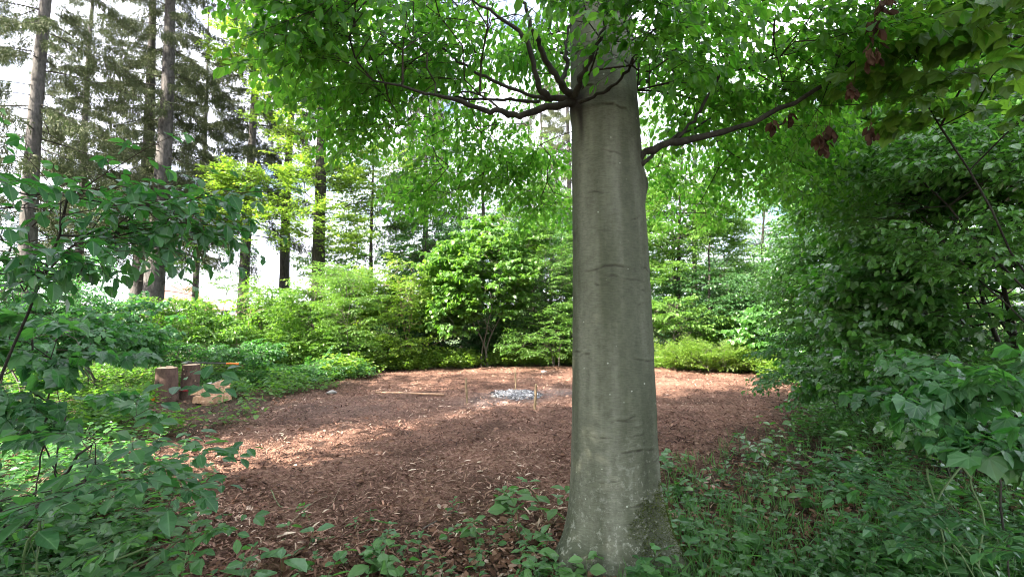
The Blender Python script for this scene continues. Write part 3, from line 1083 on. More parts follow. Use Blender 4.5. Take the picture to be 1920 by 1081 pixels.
# oblique healed cut and knot collars
def blob(t0, z0, wt, wz):
    da = np.angle(np.exp(1j * (TH - t0)))
    return np.exp(-(da / wt) ** 2 - ((ZZ - z0) / wz) ** 2)
knotL = blob(-2.72, 2.93, .30, .10)
knotR = blob(-.05, 2.42, .30, .09)
rad = rad + .035 * knotL + .03 * knotR + .012 * blob(-2.7, 2.6, .25, .25)
rad = rad + .007 * blob(-1.2, 2.2, .05, .06)
dark = np.clip(1.0 * blob(-2.65, 2.93, .38, .10) + .8 * knotR + .8 * blob(-2.45, 2.78, .10, .16) + .7 * blob(-2.95, 2.06, .13, .035) + .3 * blob(-1.2, 2.95, 1.6, .05) + .45 * blob(-.45, 2.85, .45, .40), 0, 1)  # knot stains; the last blob paints shade onto the upper right bark
ax = beech_axis(ZZ)
bv = np.stack([ax[..., 0] + rad * np.cos(TH), ax[..., 1] + rad * np.sin(TH), ZZ], -1)
nr = len(zz)
ii = np.arange(nr - 1)[:, None] * nth; jj = np.arange(nth)[None]
bq = np.stack([ii + jj, ii + (jj + 1) % nth, ii + nth + (jj + 1) % nth, ii + nth + jj], -1).reshape(-1, 4)

m, t = nodes_of("beech_bark")
out = N(t, "ShaderNodeOutputMaterial"); tc = N(t, "ShaderNodeTexCoord")
def mapped(sx, sy, sz):
    mp = N(t, "ShaderNodeMapping"); mp.inputs['Scale'].default_value = (sx, sy, sz)
    t.links.new(tc.outputs['Object'], mp.inputs['Vector']); return mp.outputs[0]
def ramp(src, *stops):
    r = N(t, "ShaderNodeValToRGB"); e = r.color_ramp.elements
    e[0].position, e[0].color = stops[0][0], (*stops[0][1], 1)
    e[1].position, e[1].color = stops[-1][0], (*stops[-1][1], 1)
    for pos, c in stops[1:-1]: k = e.new(pos); k.color = (*c, 1)
    t.links.new(src, r.inputs['Fac']); return r.outputs[0]
def mix(fac, a, b, bt='MIX'):
    x = N(t, "ShaderNodeMixRGB", blend_type=bt)
    for s, i in ((fac, 'Fac'), (a, 'Color1'), (b, 'Color2')):
        if isinstance(s, (int, float)): x.inputs[i].default_value = s
        elif isinstance(s, tuple): x.inputs[i].default_value = (*s, 1)
        else: t.links.new(s, x.inputs[i])
    return x.outputs[0]
na = N(t, "ShaderNodeTexNoise", Scale=1.0, Detail=5.0); t.links.new(mapped(4.2, 4.2, .45), na.inputs['Vector'])      # long vertical runs
nb = N(t, "ShaderNodeTexNoise", Scale=1.0, Detail=8.0, Roughness=.72); t.links.new(mapped(22, 22, 16), nb.inputs['Vector'])
nc = N(t, "ShaderNodeTexNoise", Scale=1.0, Detail=4.0); t.links.new(mapped(30, 30, 130), nc.inputs['Vector'])   # fine cross lines
nd = N(t, "ShaderNodeTexNoise", Scale=1.0, Detail=3.0); t.links.new(mapped(2.2, 2.2, 1.4), nd.inputs['Vector'])
base = ramp(na.outputs['Fac'], (.28, (.034, .040, .022)), (.5, (.074, .080, .052)), (.68, (.165, .168, .130)))
c2 = mix(.75, base, ramp(nb.outputs['Fac'], (.28, (.62, .62, .58)), (.52, (1, 1, 1)), (.75, (1.25, 1.25, 1.2))), 'MULTIPLY')
c3 = mix(.55, c2, ramp(nc.outputs['Fac'], (.35, (.70, .70, .66)), (.55, (1.1, 1.1, 1.1))), 'MULTIPLY')
# lichen dots
vo = N(t, "ShaderNodeTexVoronoi", Scale=22.0); t.links.new(tc.outputs['Object'], vo.inputs['Vector'])
sel = N(t, "ShaderNodeMath", operation='GREATER_THAN'); sel.inputs[1].default_value = .70
sepc = N(t, "ShaderNodeSeparateColor"); t.links.new(vo.outputs['Color'], sepc.inputs[0]); t.links.new(sepc.outputs[0], sel.inputs[0])
rr_ = N(t, "ShaderNodeMath", operation='MULTIPLY'); t.links.new(sepc.outputs[1], rr_.inputs[0]); rr_.inputs[1].default_value = .14
less = N(t, "ShaderNodeMath", operation='LESS_THAN'); t.links.new(vo.outputs['Distance'], less.inputs[0]); t.links.new(rr_.outputs[0], less.inputs[1])
both = N(t, "ShaderNodeMath", operation='MULTIPLY'); t.links.new(sel.outputs[0], both.inputs[0]); t.links.new(less.outputs[0], both.inputs[1])
c4 = mix(both.outputs[0], c3, (.30, .32, .26))
# pale crust patches low on the trunk
crust = N(t, "ShaderNodeAttribute"); crust.attribute_name = "crust"
nf = N(t, "ShaderNodeTexNoise", Scale=34.0, Detail=6.0, Roughness=.7); t.links.new(tc.outputs['Object'], nf.inputs['Vector'])
cm = N(t, "ShaderNodeMath", operation='MULTIPLY'); t.links.new(crust.outputs['Fac'], cm.inputs[0]); t.links.new(ramp(nf.outputs['Fac'], (.54, (0, 0, 0)), (.64, (1, 1, 1))), cm.inputs[1])
c5 = mix(cm.outputs[0], c4, (.22, .225, .185))
sc = N(t, "ShaderNodeAttribute"); sc.attribute_name = "scar"
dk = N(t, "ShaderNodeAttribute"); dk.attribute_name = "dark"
c6 = mix(sc.outputs['Fac'], c5, (.018, .014, .010))
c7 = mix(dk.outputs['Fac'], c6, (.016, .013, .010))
p = N(t, "ShaderNodeBsdfPrincipled", Roughness=.72); p.inputs['Specular IOR Level'].default_value = .28
bp = N(t, "ShaderNodeBump", Strength=.5, Distance=.004)
ad = N(t, "ShaderNodeMath", operation='ADD'); t.links.new(nb.outputs['Fac'], ad.inputs[0]); t.links.new(nc.outputs['Fac'], ad.inputs[1])
t.links.new(ad.outputs[0], bp.inputs['Height']); t.links.new(bp.outputs[0], p.inputs['Normal'])
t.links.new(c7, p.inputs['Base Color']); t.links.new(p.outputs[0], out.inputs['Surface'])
M['beech_bark'] = m
A = Acc(); A.add(bv.reshape(-1, 3), bq, 0)
crustv = np.clip(1.25 - ZZ / .8, 0, 1) * np.clip(.4 + np.cos(TH + 2.1), 0, 1)
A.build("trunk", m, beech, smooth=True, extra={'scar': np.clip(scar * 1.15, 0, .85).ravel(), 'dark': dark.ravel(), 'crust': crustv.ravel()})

# moss on the root flare: short fuzz on the right-hand root and a front patch
M['moss'] = ramp_attr_mat("moss", [(0, (.016, .020, .006)), (.5, (.045, .062, .012)), (1, (.10, .135, .02))], rough=.95)
mask = np.clip(1.5 * blob(-.62, .12, .38, .40) + 1.15 * blob(-1.25, .30, .30, .16) + .9 * blob(-1.0, .12, .4, .2), 0, 1.4)
mask = mask * (.05 + 1.7 * fbm(np.stack([TH * 6, ZZ * 13, ZZ * 0], -1), 15))
mask = mask + .12 * rng.normal(0, 1, mask.shape)
cand = np.argwhere((mask > .66) & (ZZ > -.05))
pick = cand[rng.integers(0, len(cand), 9000)]
bp_ = bv[pick[:, 0], pick[:, 1]] + rng.normal(0, .004, (9000, 3))
nn = norm(np.stack([np.cos(TH[pick[:, 0], pick[:, 1]]), np.sin(TH[pick[:, 0], pick[:, 1]]), np.full(9000, .3)], -1))
v, q, k = leaf_arrays(bp_ - nn * .002, nn + rng.normal(0, .55, (9000, 3)), rng.normal(0, 1, (9000, 3)), rng.uniform(.006, .015, 9000), shape_blade(.16))
A = Acc(); A.add(v, q, 0, np.repeat(rng.random(9000) * .8 + .2 * fbm(bp_ * 12, 3), k))
A.build("moss", M['moss'], beech)

BK = []     # bough skeleton nodes
def bough(ctrl, r0, r1, n=26, name="bough"):
    """ctrl: (px, py, Y) from the photograph turned into real points"""
    pts = smooth_line([W(*c) for c in ctrl], n)
    pts[1:] += rng.normal(0, .006, (n - 1, 3))
    rr = r0 * (1 - np.linspace(0, 1, n)) ** .75 + r1
    v, q = tube_arrays(pts, rr * (1 + .1 * rng.normal(0, 1, n)), 8, True)
    A = Acc(); A.add(v, q)
    A.build(name, M['dark_bark'], beech, smooth=True)
    BK.append(pts)
bough([(1082, 192, 3.02), (1050, 198, 2.97), (985, 213, 2.93), (945, 210, 2.90), (905, 205, 2.86), (850, 186, 2.8), (790, 172, 2.75), (700, 150, 2.7)], .022, .004)
bough([(1082, 190, 3.02), (1030, 182, 3.0), (1008, 160, 2.98), (1000, 110, 2.95), (975, 60, 2.9), (930, 30, 2.85), (870, -10, 2.8)], .021, .004)
bough([(1080, 186, 3.0), (1050, 155, 2.92), (1025, 115, 2.85), (1008, 78, 2.8), (990, 30, 2.75), (968, -20, 2.7)], .021, .005)
bough([(1078, 178, 2.95), (1090, 145, 2.84), (1112, 100, 2.78), (1132, 50, 2.72), (1148, -10, 2.65)], .017, .005)
bough([(1085, 192, 2.90), (1130, 172, 2.78), (1170, 140, 2.72), (1200, 90, 2.66), (1236, 40, 2.6), (1262, -10, 2.55)], .009, .003)
bough([(1052, 160, 2.93), (1062, 120, 2.95), (1060, 90, 2.97), (1072, 40, 3.0), (1090, -10, 3.05)], .011, .004)
bough([(1035, 188, 3.0), (985, 175, 3.1), (920, 150, 3.2), (868, 120, 3.25), (800, 66, 3.3), (750, 20, 3.3), (700, -15, 3.3)], .011, .003)
bough([(1010, 190, 2.98), (940, 186, 3.3), (850, 182, 3.7), (760, 150, 4.0), (660, 120, 4.2)], .010, .003)
bough([(1196, 300, 3.05), (1215, 283, 3.0), (1260, 268, 2.98), (1340, 254, 2.96), (1400, 234, 2.93), (1480, 196, 2.9), (1560, 150, 2.85), (1640, 70, 2.8), (1700, -10, 2.75)], .022, .005)
bough([(1198, 316, 3.05), (1216, 296, 3.03), (1240, 272, 3.2), (1300, 240, 3.6), (1380, 200, 4.0), (1460, 180, 4.4)], .012, .003)
bough([(1262, 267, 2.98), (1310, 215, 2.95), (1352, 140, 2.9), (1400, 70, 2.85), (1440, -10, 2.8)], .009, .003)
bough([(1150, 180, 3.35), (1140, 150, 3.8), (1060, 100, 4.3), (960, 120, 4.7), (900, 200, 4.9)], .016, .004)
bough([(1160, 170, 3.35), (1240, 150, 3.8), (1330, 190, 4.3), (1400, 250, 4.7)], .016, .004)

bt = [Spray(200 + i, L=.62, leaf=.064, sides=8, droop=.30, hang=.55, jit=.40, step=.70) for i in range(7)]
blobs = [  # px, py, Y, rx px, ry px, depth m, n
    (680, 10, 2.5, 60, 60, .3, 14), (730, 100, 2.7, 100, 90, .4, 26), (800, 60, 3.0, 130, 100, .5, 26), (900, 40, 3.2, 100, 90, .5, 22),
    (700, 190, 3.4, 80, 80, .5, 16), (610, 60, 3.4, 50, 60, .4, 9), (760, 210, 3.9, 120, 80, .6, 22), (880, 240, 4.3, 110, 80, .6, 24), (960, 320, 4.9, 90, 50, .5, 24),
    (1000, 60, 3.9, 90, 80, .5, 24), (1020, 260, 4.6, 70, 50, .4, 14), (1140, 40, 4.2, 120, 60, .5, 16),
    (1140, 40, 2.68, 80, 60, .12, 16), (1185, 130, 2.74, 45, 60, .08, 9), (1180, 40, 2.6, 60, 60, .1, 8), (800, 330, 4.6, 110, 40, .6, 20), (1000, 380, 5.0, 70, 35, .5, 14), (1320, 370, 5.0, 90, 30, .5, 10), (1230, 120, 2.9, 50, 110, .3, 14), (1260, 60, 3.1, 90, 80, .5, 24), (1380, 70, 3.0, 110, 90, .5, 22), (1500, 80, 2.9, 110, 100, .5, 20),
    (1620, 90, 2.8, 110, 110, .5, 16), (1300, 180, 3.6, 90, 70, .5, 24), (1420, 210, 3.6, 110, 70, .5, 24), (1540, 240, 3.8, 110, 70, .5, 17),
    (1290, 300, 4.6, 90, 40, .5, 18), (1400, 300, 4.4, 80, 50, .5, 16), (1500, 340, 4.4, 70, 50, .5, 12), (1100, -120, 3.4, 500, 100, 1.2, 50)]
pts = []
for i, (px, py, yy, rx, ry, dz, n) in enumerate(blobs):
    c = W(px, py, yy)
    pts.append(ellipsoid_points(c, (rx / FPX * yy, dz, ry / FPX * yy), n, rng, hollow=.2, seed=i, clump=2.0, cut=.30))
anc = np.concatenate(pts)
# keep the bole clear
ra = np.hypot(anc[:, 0] - BEECH[0], anc[:, 1] - BEECH[1])
anc = anc[(ra > .40) | (anc[:, 2] > 3.0)]
seeds = np.concatenate(BK)
A = Acc()
nodes, parent, ids = grow(seeds, anc, rng, step=.22, sag=.03)
# each bough's own chain starts free of the others
s0 = 0
for b in BK:
    parent[s0] = -1; s0 += len(b)
load_skip = len(seeds)
skeleton_tubes(A, nodes, parent, tip_r=.0030, power=.45, mat=1, sides=4, skip=load_skip, rmax=.012)
out_ = anc - np.array([BEECH[0], BEECH[1], 0]) ; out_[:, 2] = 0
fw = norm(out_) + rng.normal(0, .45, anc.shape) * [1, 1, .25] + [0, 0, -.10]
place_sprays(A, anc, fw, rng.uniform(.75, 1.15, len(anc)), bt, OV, rng, tilt=.22, vbase=.5, vspread=.7)
A.build("crown", [M['beech_leaf'], M['twig']], beech)
# the high crown above the picture
up = ellipsoid_points((BEECH[0], BEECH[1], 8.5), (3.7, 3.7, 3.0), 210, rng, hollow=.3, seed=3, clump=.6, cut=.42)
up = up[(up[:, 2] > 6.2)]
tr = [np.array([*beech_axis(np.array(z)), z]) for z in np.linspace(4.5, 13, 16)]
A = Acc()
nodes, parent, ids = grow(tr, up, rng, step=.6)
skeleton_tubes(A, nodes, parent, tip_r=.006, mat=1, sides=5, skip=len(tr), rmax=.07)
o2 = up - [BEECH[0], BEECH[1], 0]; o2[:, 2] = 0
place_sprays(A, up, norm(o2) + rng.normal(0, .3, up.shape), rng.uniform(1.3, 1.9, len(up)), bt, SI, rng, vbase=.5)
A.build("upper_crown", [M['beech_leaf'], M['dark_bark']], beech)

# brown dead leaf clusters hanging in the right-hand sprays
for (px, py, yy, s) in ((1640, 45, 2.3, 1.3), (1636, 95, 2.3, 1.0), (1601, 165, 2.6, .8), (1530, 255, 2.8, .9), (1555, 245, 2.8, 1.0), (1545, 275, 2.8, .8),
                        (1632, 245, 2.6, 1.1), (1450, 232, 2.9, .6), (1480, 218, 2.9, .6), (1660, 5, 2.2, 1.0)):
    c = W(px, py, yy)
    n = int(9 * s) + 3
    P_ = c + rng.normal(0, .016 * s, (n, 3)) * [1, 1, 1.5]
    D_ = norm(np.stack([rng.normal(0, .4, n), rng.normal(0, .4, n), -np.ones(n)], -1))
    v, q, k = leaf_arrays(P_, D_, rng.normal(0, 1, (n, 3)), rng.uniform(.045, .075, n), curled)
    A = Acc(); A.add(v, q, 0, np.repeat(rng.uniform(.0, .2, n), k))
    tv, tq = tube_arrays([c + [0, 0, .02], c + [.02, .0, .12 * s + .06]], .0016, 3, False); A.add(tv, tq, 0, .1)
    A.build("dead_leaf_cluster", M['dead_leaf'], beech)

# ------------------------------------------------------------------ spruces
def stem_mesh(name, pts, rad, mat, parent, k=16, rough=.04, seed=0):
    r = np.random.default_rng(seed)
    v, q = tube_arrays(pts, rad, k, False)
    v = v.reshape(len(pts), k, 3)
    c = np.asarray(pts)[:, None, :]
    nz = 1 + rough * (fbm(v * 6, seed) - .5) * 4
    v = c + (v - c) * nz[..., None]
    A = Acc(); A.add(v.reshape(-1, 3), q)
    return A.build(name, mat, parent, smooth=True)


spruce_t = [SpruceBranch(300 + i, L=L) for i, L in enumerate((3.3, 2.8, 3.6))]
BL = shape_blade(.13)


def spruce_crown_acc(seed, z0, z1, n, spread=1.0, thin=1.0):
    r = np.random.default_rng(seed)
    A = Acc()
    z = np.sort(r.uniform(z0, z1, n))
    a = np.cumsum(r.uniform(1.9, 2.9, n))
    anc = np.stack([.12 * np.cos(a), .12 * np.sin(a), z], -1)
    fw = np.stack([np.cos(a), np.sin(a), r.normal(.0, .12, n)], -1)
    place_sprays(A, anc, fw, r.uniform(.6, .95, n) * spread * (1.05 - .35 * (z - z0) / (z1 - z0)), spruce_t, BL, r, tilt=.05, vbase=.4, vspread=.6, thin=thin)
    # bare dead snags lower down
    for i in range(16):
        zz0 = r.uniform(z0 * .35, z0 + .8); aa = r.random() * 6.28; L = r.uniform(.3, 1.6)
        p = [np.array([.15 * math.cos(aa), .15 * math.sin(aa), zz0])]
        d = np.array([math.cos(aa), math.sin(aa), .05])
        for q in range(5):
            d = norm(d + r.normal(0, .12, 3) + [0, 0, -.06]); p.append(p[-1] + d * L / 5)
        tv, tq = tube_arrays(np.array(p), np.linspace(.014, .004, 6), 4, False)
        A.add(tv, tq, 1)
    return A


CR = {}
def spruce(px, py, Y, r, label, kind, z_rot=0.0, lean=(0, 0), scale=1.0, group="spruces along the left side of the wood"):
    b = W(px, py, Y)
    t = thing("spruce_tree", (b[0], b[1], 0), label, "spruce", group)
    z = np.linspace(-.2, 19, 40)
    pts = np.stack([b[0] + lean[0] * z + .05 * np.sin(z * .4 + px), b[1] + lean[1] * z + .04 * np.cos(z * .3 + px), z], -1)
    rad = r * (1 - z / 24) + .10 * r * np.exp(-np.maximum(z, 0) / .5) * 3
    stem_mesh("trunk", pts, rad, M["spruce_bark"], t, seed=abs(int(px)))
    if kind not in CR:
        seed, z0, z1, n = {'dense': (1, 4.7, 16, 96), 'open': (2, 4.9, 17, 104), 'high': (3, 7.5, 18, 62)}[kind]
        o = spruce_crown_acc(seed, z0, z1, n).build("crown", [M['needle'], M['dark_bark']], t)
        o.matrix_parent_inverse = Matrix.Identity(4)
        CR[kind] = o.data
    else:
        o = bpy.data.objects.new("crown", CR[kind]); COL.objects.link(o); o.parent = t
    o.rotation_euler = (0, 0, z_rot)
    o.scale = (scale, scale, 1)
    return t

spruce(58, 400, 13.5, .24, "tall spruce nearest the left edge of the photo, bare grey lower trunk", 'dense', 1.4)
spruce(262, 500, 18.5, .30, "slimmer grey spruce trunk of the close-set pair left of the bright gap", 'open', 2.0)
spruce(293, 500, 16.8, .36, "thicker spruce trunk of the close-set pair, right-hand of the two", 'dense', 4.2)
spruce(462, 480, 19.0, .23, "spruce with pale lower trunk rising behind the lime-green oak leaves", 'open', .6)
spruce(536, 480, 22.0, .27, "spruce trunk standing between the pale spruce and the dark oak trunk", 'high', 3.3)
spruce(797, 360, 24.0, .20, "slim pale spruce trunk with hanging needle curtains beside a sky gap", 'open', 5.2)
spruce(1014, 380, 30.0, .17, "thin distant spruce seen just left of the beech bole, above the round maple", 'high', 1.0)
spruce(1066, 420, 27.0, .22, "distant spruce partly hidden by the left side of the beech trunk", 'open', 2.2)
spruce(-190, 400, 15.0, .24, "spruce whose boughs reach in at the upper left corner", 'dense', 3.0)
spruce(150, 400, 21.0, .20, "spruce farther back, boughs filling the gap between the left trunks", 'open', 5.1)
spruce(380, 300, 25.0, .18, "far spruce crown seen high between the thick pair and the pale trunk", 'dense', 2.6)

# ------------------------------------------------------------------ broadleaved trees and shrubs
T_haz = [Spray(400 + i, L=.75, leaf=.088, sides=7, droop=.22, hang=.30, jit=.45) for i in range(5)]
T_oak = [Spray(420 + i, L=.80, leaf=.085, sides=8, droop=.12, hang=.15, jit=.5, ang=42, step=.5) for i in range(5)]
T_fine = [Spray(440 + i, L=.70, leaf=.055, sides=8, droop=.25, hang=.25, jit=.35, step=.7) for i in range(5)]
T_map = [Spray(460 + i, L=.65, leaf=.095, sides=6, droop=.30, hang=.45, jit=.40, step=.62) for i in range(6)]
T_horn = [Spray(480 + i, L=.60, leaf=.062, sides=8, droop=.42, hang=.35, jit=.30, step=.62) for i in range(6)]
T_eld = [CompoundSpray(500 + i, L=.60, leaf=.074, pairs=2, n=3, jit=.18) for i in range(5)]
T_near = [Spray(540 + i, L=.75, leaf=.10, sides=5, droop=.12, hang=.12, jit=.25, step=.85, sub=.35) for i in range(6)]
T_big = [Spray(520 + i, L=.55, leaf=.105, sides=6, droop=.25, hang=.40, jit=.35, step=.6) for i in range(4)]


def px_blobs(bl, rng, seed, cut=.36, clump=1.3, hollow=.35):
    out = []
    for i, (px, py, yy, rx, ry, dz, n) in enumerate(bl):
        out.append(ellipsoid_points(W(px, py, yy), (rx / FPX * yy, dz, ry / FPX * yy), int(n * (1.75 if yy > 12 else 1)), rng, hollow, seed + i, clump, cut))
    return np.concatenate([o for o in out if len(o)])


def woody(name, label, cat, base, stems, anchors, temps, shape, leafm, bark, seed, scale=(.7, 1.1), tip=.004, rmax=.05,
          vbase=.5, out_z=.15, tilt=.2, group=None, step=.35, stem_w=.3, crown_name="crown", leaf_scale=1.0):
    """base: ground point; stems: list of (list of 3-D points, r0, r1)"""
    r = np.random.default_rng(seed)
    t = thing(name, (base[0], base[1], 0), label, cat, group)
    A = Acc()
    seeds = []
    firsts = []
    for pts, r0, r1 in stems:
        pl = smooth_line(np.array(pts, float), max(8, 4 * len(pts)))
        pl += r.normal(0, .012, pl.shape) * np.linspace(0, 1, len(pl))[:, None]
        k = 10 if r0 > .06 else 6
        tv, tq = tube_arrays(pl, np.linspace(r0, r1, len(pl)), k, False)
        A.add(tv, tq, 0)
        firsts.append(len(seeds))
        seeds.extend(list(pl[len(pl) // 4:] if len(stems) == 1 or True else pl))
    nodes, parent, ids = grow(seeds, anchors, r, step=step, w=stem_w)
    for f in firsts: parent[f] = -1
    skeleton_tubes(A, nodes, parent, tip_r=tip, mat=0, sides=5, skip=len(seeds), rmax=rmax)
    A.build("trunk", bark, t, smooth=True)
    C = Acc()
    axis_xy = np.mean(np.array(seeds)[:, :2], axis=0)
    o = anchors - np.array([axis_xy[0], axis_xy[1], 0]); o[:, 2] = 0
    fw = norm(o) + r.normal(0, .40, anchors.shape) * [1, 1, .4] + [0, 0, out_z]
    place_sprays(C, anchors, fw, r.uniform(scale[0], scale[1], len(anchors)), temps, shape, r, tilt=tilt, vbase=vbase, vspread=.7, leaf_scale=leaf_scale)
    C.build(crown_name, [leafm, M['twig']], t)
    return t


def shrub(label, cat, ground_px, Y, blobs, temps, shape, leafm, seed, nst=4, r0=.022, bark=None, name="shrub", **kw):
    r = np.random.default_rng(seed)
    b = W(ground_px, 640, Y); b[2] = 0
    cut = kw.pop('cut', .34)
    hollow = kw.pop('hollow', .35)
    anc = px_blobs(blobs, r, seed, cut=cut, hollow=hollow)
    stems = []
    for i in range(nst):
        tgt = anc[r.integers(0, len(anc))] if nst > 1 else W(blobs[0][0], blobs[0][1], blobs[0][2])
        off = r.normal(0, .10, 3) * (nst > 1); off[2] = 0
        mid = (b + off) * .5 + tgt * .5 + np.array([r.normal(0, .06), r.normal(0, .06), .1])
        lo = (b + off) * .8 + tgt * .2; lo[:2] = lo[:2] * .5 + (b + off)[:2] * .5
        stems.append(([b + off - [0, 0, .08], lo, mid, tgt], r0 * r.uniform(.6, 1.1), .006))
    return woody(name, label, cat, b, stems, anc, temps, shape, leafm, bark or M['grey_bark'], seed, **kw)


G_BACK = "shrubs and young trees behind the clearing"
# dark-trunked oak with lime green tufts
r = np.random.default_rng(9)
b = W(597, 640, 16.5); b[2] = 0
top = W(590, -160, 16.5)
anc = px_blobs([(480, 385, 15.5, 85, 70, .9, 90), (470, 90, 16, 55, 70, .8, 46), (545, 200, 16, 60, 90, .8, 56), (625, 290, 16.5, 70, 90, .9, 80), (600, 430, 16, 75, 55, .8, 60),
                (690, 330, 17.5, 70, 80, .9, 60), (640, 120, 17, 90, 90, 1.0, 60), (430, 330, 15, 35, 30, .4, 14), (540, 330, 16, 60, 50, .6, 36), (600, -40, 17, 160, 80, 1.5, 60)], r, 9, cut=.40)
woody("oak_tree", "oak with dark slender trunk and sunlit lime-green leaf tufts left of centre", "oak", b,
      [([b - [0, 0, .2], W(597, 500, 16.5), W(601, 350, 16.5), W(603, 200, 16.5), W(595, 60, 16.5), top], .26, .07)], anc, T_oak, SI, M['lime_leaf'], M['dark_bark'], 10,
      scale=(.6, 1.15), tip=.007, rmax=.07, vbase=.45, tilt=.35)

# trees behind the oak
def round_tree(label, px, Y, trunk_top_px, r0, blobs, temps, leafm, seed, shape=SI, cat="tree", name="broadleaf_tree", bark=None, **kw):
    r = np.random.default_rng(seed)
    b = W(px, 640, Y); b[2] = 0
    anc = px_blobs(blobs, r, seed, cut=.38)
    tp = W(*trunk_top_px)
    mid = (b + tp) / 2 + r.normal(0, .12, 3)
    return woody(name, label, cat, b, [([b - [0, 0, .2], mid, tp], r0, r0 * .3)], anc, temps, shape, leafm, bark or M['dark_bark'], seed, tip=.006, rmax=.06, group=G_BACK, **kw)

round_tree("mid-green tree crown filling the space between the oak and the slim pale spruce", 700, 20, (700, 300, 20), .12,
           [(700, 440, 20, 85, 60, 1.2, 130), (740, 370, 20.5, 80, 60, 1.0, 90), (680, 330, 20.5, 70, 60, 1.0, 70), (650, 500, 19, 70, 40, 1, 70)], T_haz, M['hazel_leaf'], 21, vbase=.3, scale=(.8, 1.2))
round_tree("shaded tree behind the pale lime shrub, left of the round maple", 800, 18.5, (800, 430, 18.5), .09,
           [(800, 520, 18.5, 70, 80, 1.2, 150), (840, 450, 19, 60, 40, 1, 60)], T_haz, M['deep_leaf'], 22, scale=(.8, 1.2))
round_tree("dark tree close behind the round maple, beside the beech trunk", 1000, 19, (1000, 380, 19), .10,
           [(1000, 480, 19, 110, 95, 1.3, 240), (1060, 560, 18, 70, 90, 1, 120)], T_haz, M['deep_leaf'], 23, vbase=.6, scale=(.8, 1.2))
round_tree("tall bright green tree just right of the beech trunk", 1270, 17.5, (1280, 260, 17.5), .10,
           [(1270, 400, 17.5, 85, 85, 1.2, 230), (1235, 480, 17, 60, 60, 1.0, 110), (1330, 450, 18, 60, 70, 1, 110), (1240, 330, 18, 70, 50, 1, 70)], T_haz, M['hazel_leaf'], 24, vbase=.7, scale=(.8, 1.15))
round_tree("airy fine-leaved tree beside the sky gap on the right", 1440, 19, (1440, 300, 19), .08,
           [(1440, 440, 19, 75, 90, 1.2, 150), (1500, 360, 18, 60, 60, 1, 70), (1400, 520, 18, 70, 50, 1, 90)], T_fine, M['maple_leaf'], 25, vbase=.6, scale=(.9, 1.3))
round_tree("leafy tree of middle height behind the mounded sunlit shrub", 1330, 17, (1330, 430, 17), .07,
           [(1320, 560, 17, 90, 50, 1.2, 150), (1400, 590, 16.5, 80, 50, 1, 120)], T_haz, M['deep_leaf'], 26, vbase=.7, scale=(.8, 1.1))
round_tree("far bluish-green tree seen through the gap right of centre", 1480, 24, (1480, 420, 24), .10,
           [(1480, 520, 24, 100, 70, 1.6, 130), (1380, 530, 25, 90, 60, 1.5, 90)], T_haz, M['maple_leaf'], 27, vbase=.6, scale=(1.0, 1.4))
round_tree("background tree behind the beech crown, top left of the bole", 900, 22, (900, 200, 22), .14,
           [(900, 320, 22, 150, 80, 1.8, 170), (990, 400, 22, 90, 60, 1.5, 110), (860, 400, 23, 60, 40, 1.2, 40)], T_haz, M['hazel_leaf'], 28, vbase=.4, scale=(1.0, 1.5))
round_tree("background tree behind the beech crown, right of the bole", 1300, 23, (1300, 120, 23), .14,
           [(1290, 260, 23, 140, 120, 1.8, 190), (1420, 180, 24, 120, 80, 1.6, 70), (1600, 200, 22, 130, 120, 1.6, 110)], T_haz, M['hazel_leaf'], 29, vbase=.5, scale=(1.0, 1.5))

# shrubs round the far edge
shrub("pale lime shrub with a bundle of thin bare stems, in full sun", "shrub", 765, 15.2, [(738, 540, 15.2, 58, 52, .7, 95), (700, 600, 15, 45, 35, .5, 45), (760, 590, 15, 40, 30, .5, 35), (730, 645, 14.7, 60, 20, .4, 50), (690, 560, 15.6, 40, 50, .5, 40)], T_haz, SI, M['lime_leaf'], 31, nst=7, bark=M['pale_twig'], group=G_BACK, vbase=.25)
shrub("large rounded maple shrub with a dark hollow beneath, at the centre of the far edge", "maple", 910, 15.6, [(900, 520, 15.4, 88, 80, 1.1, 260), (860, 590, 15, 50, 40, .7, 70), (950, 440, 16, 70, 50, 1, 110)], T_map, PA, M['hazel_leaf'], 32, nst=3, r0=.05, name="maple_shrub", group=G_BACK, vbase=.45, leaf_scale=1.1)
shrub("dense darker shrub between the round maple and the beech trunk", "shrub", 1035, 15.8, [(1030, 510, 15.8, 65, 80, 1.0, 200), (1060, 600, 15.4, 50, 50, .7, 90), (1010, 645, 15.2, 60, 22, .5, 50), (980, 590, 15.6, 40, 40, .5, 40)], T_fine, SI, M['hazel_leaf'], 33, nst=4, group=G_BACK, vbase=.35)
shrub("slender straight sapling with feathery leaves and a dark stem", "sapling", 656, 13.6, [(652, 590, 13.6, 42, 90, .5, 90), (650, 520, 13.6, 30, 40, .4, 30)], T_fine, SI, M['hazel_leaf'], 34, nst=1, name="sapling", group=G_BACK, vbase=.7, hollow=.1)
shrub("bright leafy shrub left of the slender sapling", "shrub", 590, 14.6, [(590, 590, 14.6, 55, 55, .8, 130), (570, 650, 14, 50, 35, .6, 60), (620, 540, 15, 50, 45, .6, 60), (630, 650, 14.2, 40, 28, .5, 40)], T_haz, SI, M['hazel_leaf'], 35, nst=5, group=G_BACK, vbase=.85)
shrub("light shrub at the foot of the pale spruce trunk", "shrub", 515, 15.5, [(515, 600, 15.5, 50, 45, .8, 110), (490, 650, 14, 50, 30, .7, 70)], T_haz, SI, M['hazel_leaf'], 36, nst=4, group=G_BACK, vbase=.8)
